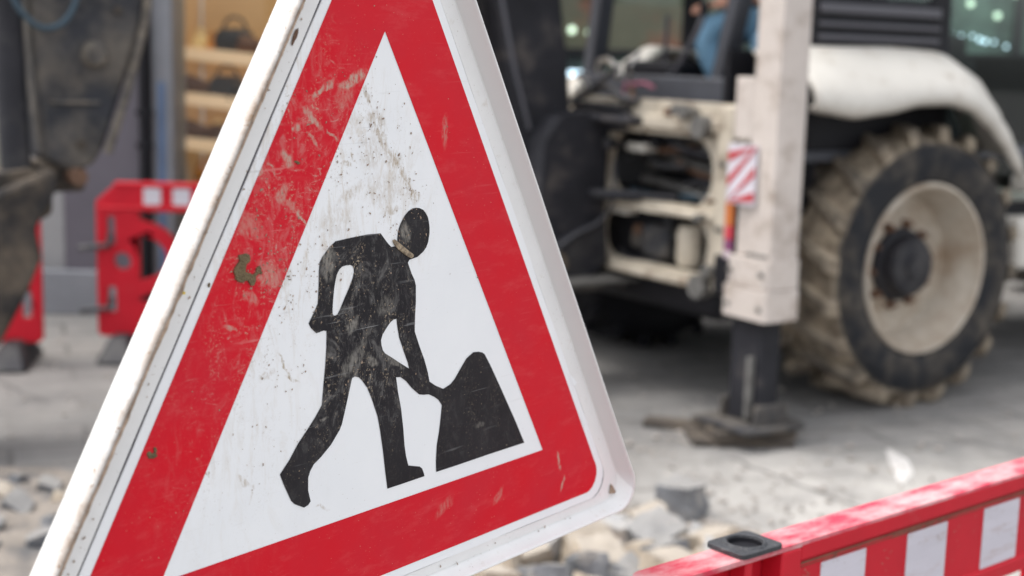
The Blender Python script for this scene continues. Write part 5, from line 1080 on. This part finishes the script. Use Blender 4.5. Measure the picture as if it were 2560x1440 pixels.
def shoe(x, z, m_, label, s=1.0, rz=0.3):
    s *= 1.25
    zz = z - (x + 2.11) * math.tan(R(4.6)) + 0.036
    t = empty('shoe', (x, 9.08, zz), rz, label, 'shoe')
    b = MB(); secs = []
    for u, w_, h_ in ((-0.13, 0.02, 0.05), (-0.11, 0.035, 0.10), (-0.05, 0.038, 0.095), (0.02, 0.036, 0.065), (0.08, 0.045, 0.05), (0.12, 0.036, 0.035), (0.14, 0.012, 0.02)):
        secs.append([(u * s, w_ * s * math.cos(R(a)), 0.012 + h_ * s * 0.5 * (1 + math.sin(R(a)))) for a in range(0, 360, 36)])
    b.loft(secs); b.build('upper', m_, t)
    b = MB(); b.slab([(u * s, v * s) for u, v in ((-0.135, -0.03), (0, -0.035), (0.1, -0.045), (0.145, 0), (0.1, 0.045), (0, 0.035), (-0.135, 0.03))], [], lambda u, v, d: (u, v, d), 0, 0.012); b.build('sole', M['black'], t)
LB = mat('dark_leather', (0.018, 0.016, 0.02), 0.5); BR_ = mat('brown_leather', (0.12, 0.05, 0.025), 0.5); OR_ = mat('orange_leather', (0.6, 0.25, 0.04), 0.5); YE_ = mat('glowing_yellow_cloth', (0.75, 0.6, 0.3), 0.7, emit=(0.9, 0.6, 0.25), emit_s=0.12)  # the yellow cloth has a faint warm glow painted in, as if lit
handbag(-1.82, 1.62, 0.25, 0.16, LB, 'black handbag on the upper shop shelf'); handbag(-2.04, 1.62, 0.09, 0.09, YE_, 'small cream pouch at the left end of the upper shop shelf', 'pouch', 'pouch')
handbag(-1.965, 1.62, 0.06, 0.08, OR_, 'small orange pouch beside the black handbag', 'pouch', 'pouch'); shoe(-1.64, 1.62, BR_, 'brown shoe on the upper shop shelf beside the black handbag')
shoe(-2.03, 1.335, BR_, 'dark brown shoe at the left end of the middle shelf'); handbag(-1.87, 1.335, 0.22, 0.14, LB, 'black handbag with a looped handle on the middle shop shelf'); shoe(-1.77, 1.335, LB, 'black shoe at the right end of the middle shop shelf', 0.9, 1.0)
handbag(-1.93, 1.05, 0.10, 0.09, YE_, 'pale yellow bag on the lower shop shelf'); shoe(-2.04, 1.05, BR_, 'brown shoe at the left end of the lower shop shelf'); shoe(-1.85, 1.05, BR_, 'reddish brown shoe at the right end of the lower shop shelf', 0.9, 0.8)
handbag(-2.02, 0.74, 0.14, 0.12, OR_, 'orange bag on the lowest dark shop shelf')
MQ = empty('clothes_dummy', (-1.52, 8.95, 0.43), 0, 'dark navy clothed display torso beside the shop shelves', 'display dummy')
b = MB(); b.loft([[(rx * math.cos(R(a)), 0.5 * rx * math.sin(R(a)), z_) for a in range(0, 360, 24)] for rx, z_ in ((0.13, 0.0), (0.16, 0.25), (0.13, 0.45), (0.19, 0.7), (0.15, 0.8), (0.05, 0.84), (0.045, 0.9))]); b.build('torso', mat('navy_cloth', (0.03, 0.04, 0.08), 0.9, var=0.2), MQ)

# ================================================================== GLASS SHOP FRONT BEHIND THE MACHINE
arc = empty('glass_arcade_building', (0, 12.8, 0), 0, 'dim glass fronted arcade with greenish panes and lit strips behind the backhoe cab', 'building')
def abox(name, x0, x1, y0, y1, z0, z1, m_, bev=0.01):
    b = MB(); b.box(x0, x1, y0, y1, z0, z1); return b.build(name, m_, arc, bevel=bev)
M['greenpane'] = mat('green_grey_reflecting_pane', (0.12, 0.19, 0.155), 0.25, var=0.5, scale=0.8, dirt=(0.035, 0.045, 0.045), dirt_scale=1.3, dirt_lo=0.42, dirt_hi=0.6)
M['olivepane'] = mat('olive_reflecting_pane', (0.22, 0.22, 0.15), 0.3, var=0.4, scale=0.8, dirt=(0.30, 0.14, 0.09), dirt_scale=2.0, dirt_lo=0.5, dirt_hi=0.6)
for k in range(12):
    x0 = -0.5 + 1.25 * k
    abox('window_pane', x0 + 0.04, x0 + 1.21, 0.10, 0.12, 0.45, 1.70, M['greenpane'], 0)
    abox('window_pane', x0 + 0.04, x0 + 1.21, 0.10, 0.12, 1.76, 3.4, M['olivepane'] if k < 2 else M['greenpane'], 0)
    abox('mullion', x0 - 0.04, x0 + 0.04, 0.02, 0.2, 0.45, 3.4, M['blackdusty'])
abox('transom', -0.5, 14.5, 0.04, 0.2, 1.70, 1.76, M['blackdusty']); abox('plinth', -0.6, 14.6, 0.0, 0.2, 0.0, 0.45, M['blackdusty']); abox('upper_wall', -0.6, 14.6, 0.0, 0.3, 3.4, 8.0, M['slate'])
abox('interior_back', -0.6, 14.6, 0.3, 0.4, 0.0, 3.4, M['black'])
LT = mat('cool_lit_lamp', (0.8, 0.9, 1.0), 0.4, emit=(0.62, 0.86, 1.0), emit_s=2.2); LT2 = mat('warm_green_lit_lamp', (0.8, 1.0, 0.85), 0.4, emit=(0.72, 0.92, 0.68), emit_s=1.6)
for x, z in ((0.475, 1.92), (0.64, 1.90)):
    b = MB(); bmesh.ops.create_icosphere(b.bm, subdivisions=2, radius=0.035, matrix=Matrix.Translation((x, 0.05, z))); b.build('lamp', LT2, arc)
b = MB(); b.box(0.36, 0.66, 0.03, 0.06, 1.50, 1.56); b.build('lamp', LT, arc, bevel=0.01)
for k in range(9):
    x = 3.72 + 0.085 * k + 0.03 * math.sin(k * 5.1)
    b = MB(); bmesh.ops.create_icosphere(b.bm, subdivisions=2, radius=0.012 + 0.010 * abs(math.sin(k * 2.3)), matrix=Matrix.Translation((x, 0.05, 2.02 - 0.016 * k + 0.012 * math.sin(k * 3.7)))); b.build('lamp', LT, arc)
for x, z in ((4.05, 2.25), (4.45, 2.35), (3.8, 2.4), (4.3, 2.15)):
    b = MB(); bmesh.ops.create_icosphere(b.bm, subdivisions=2, radius=0.03, matrix=Matrix.Translation((x, 0.05, z))); b.build('lamp', LT2, arc)
bpy.context.view_layer.update()
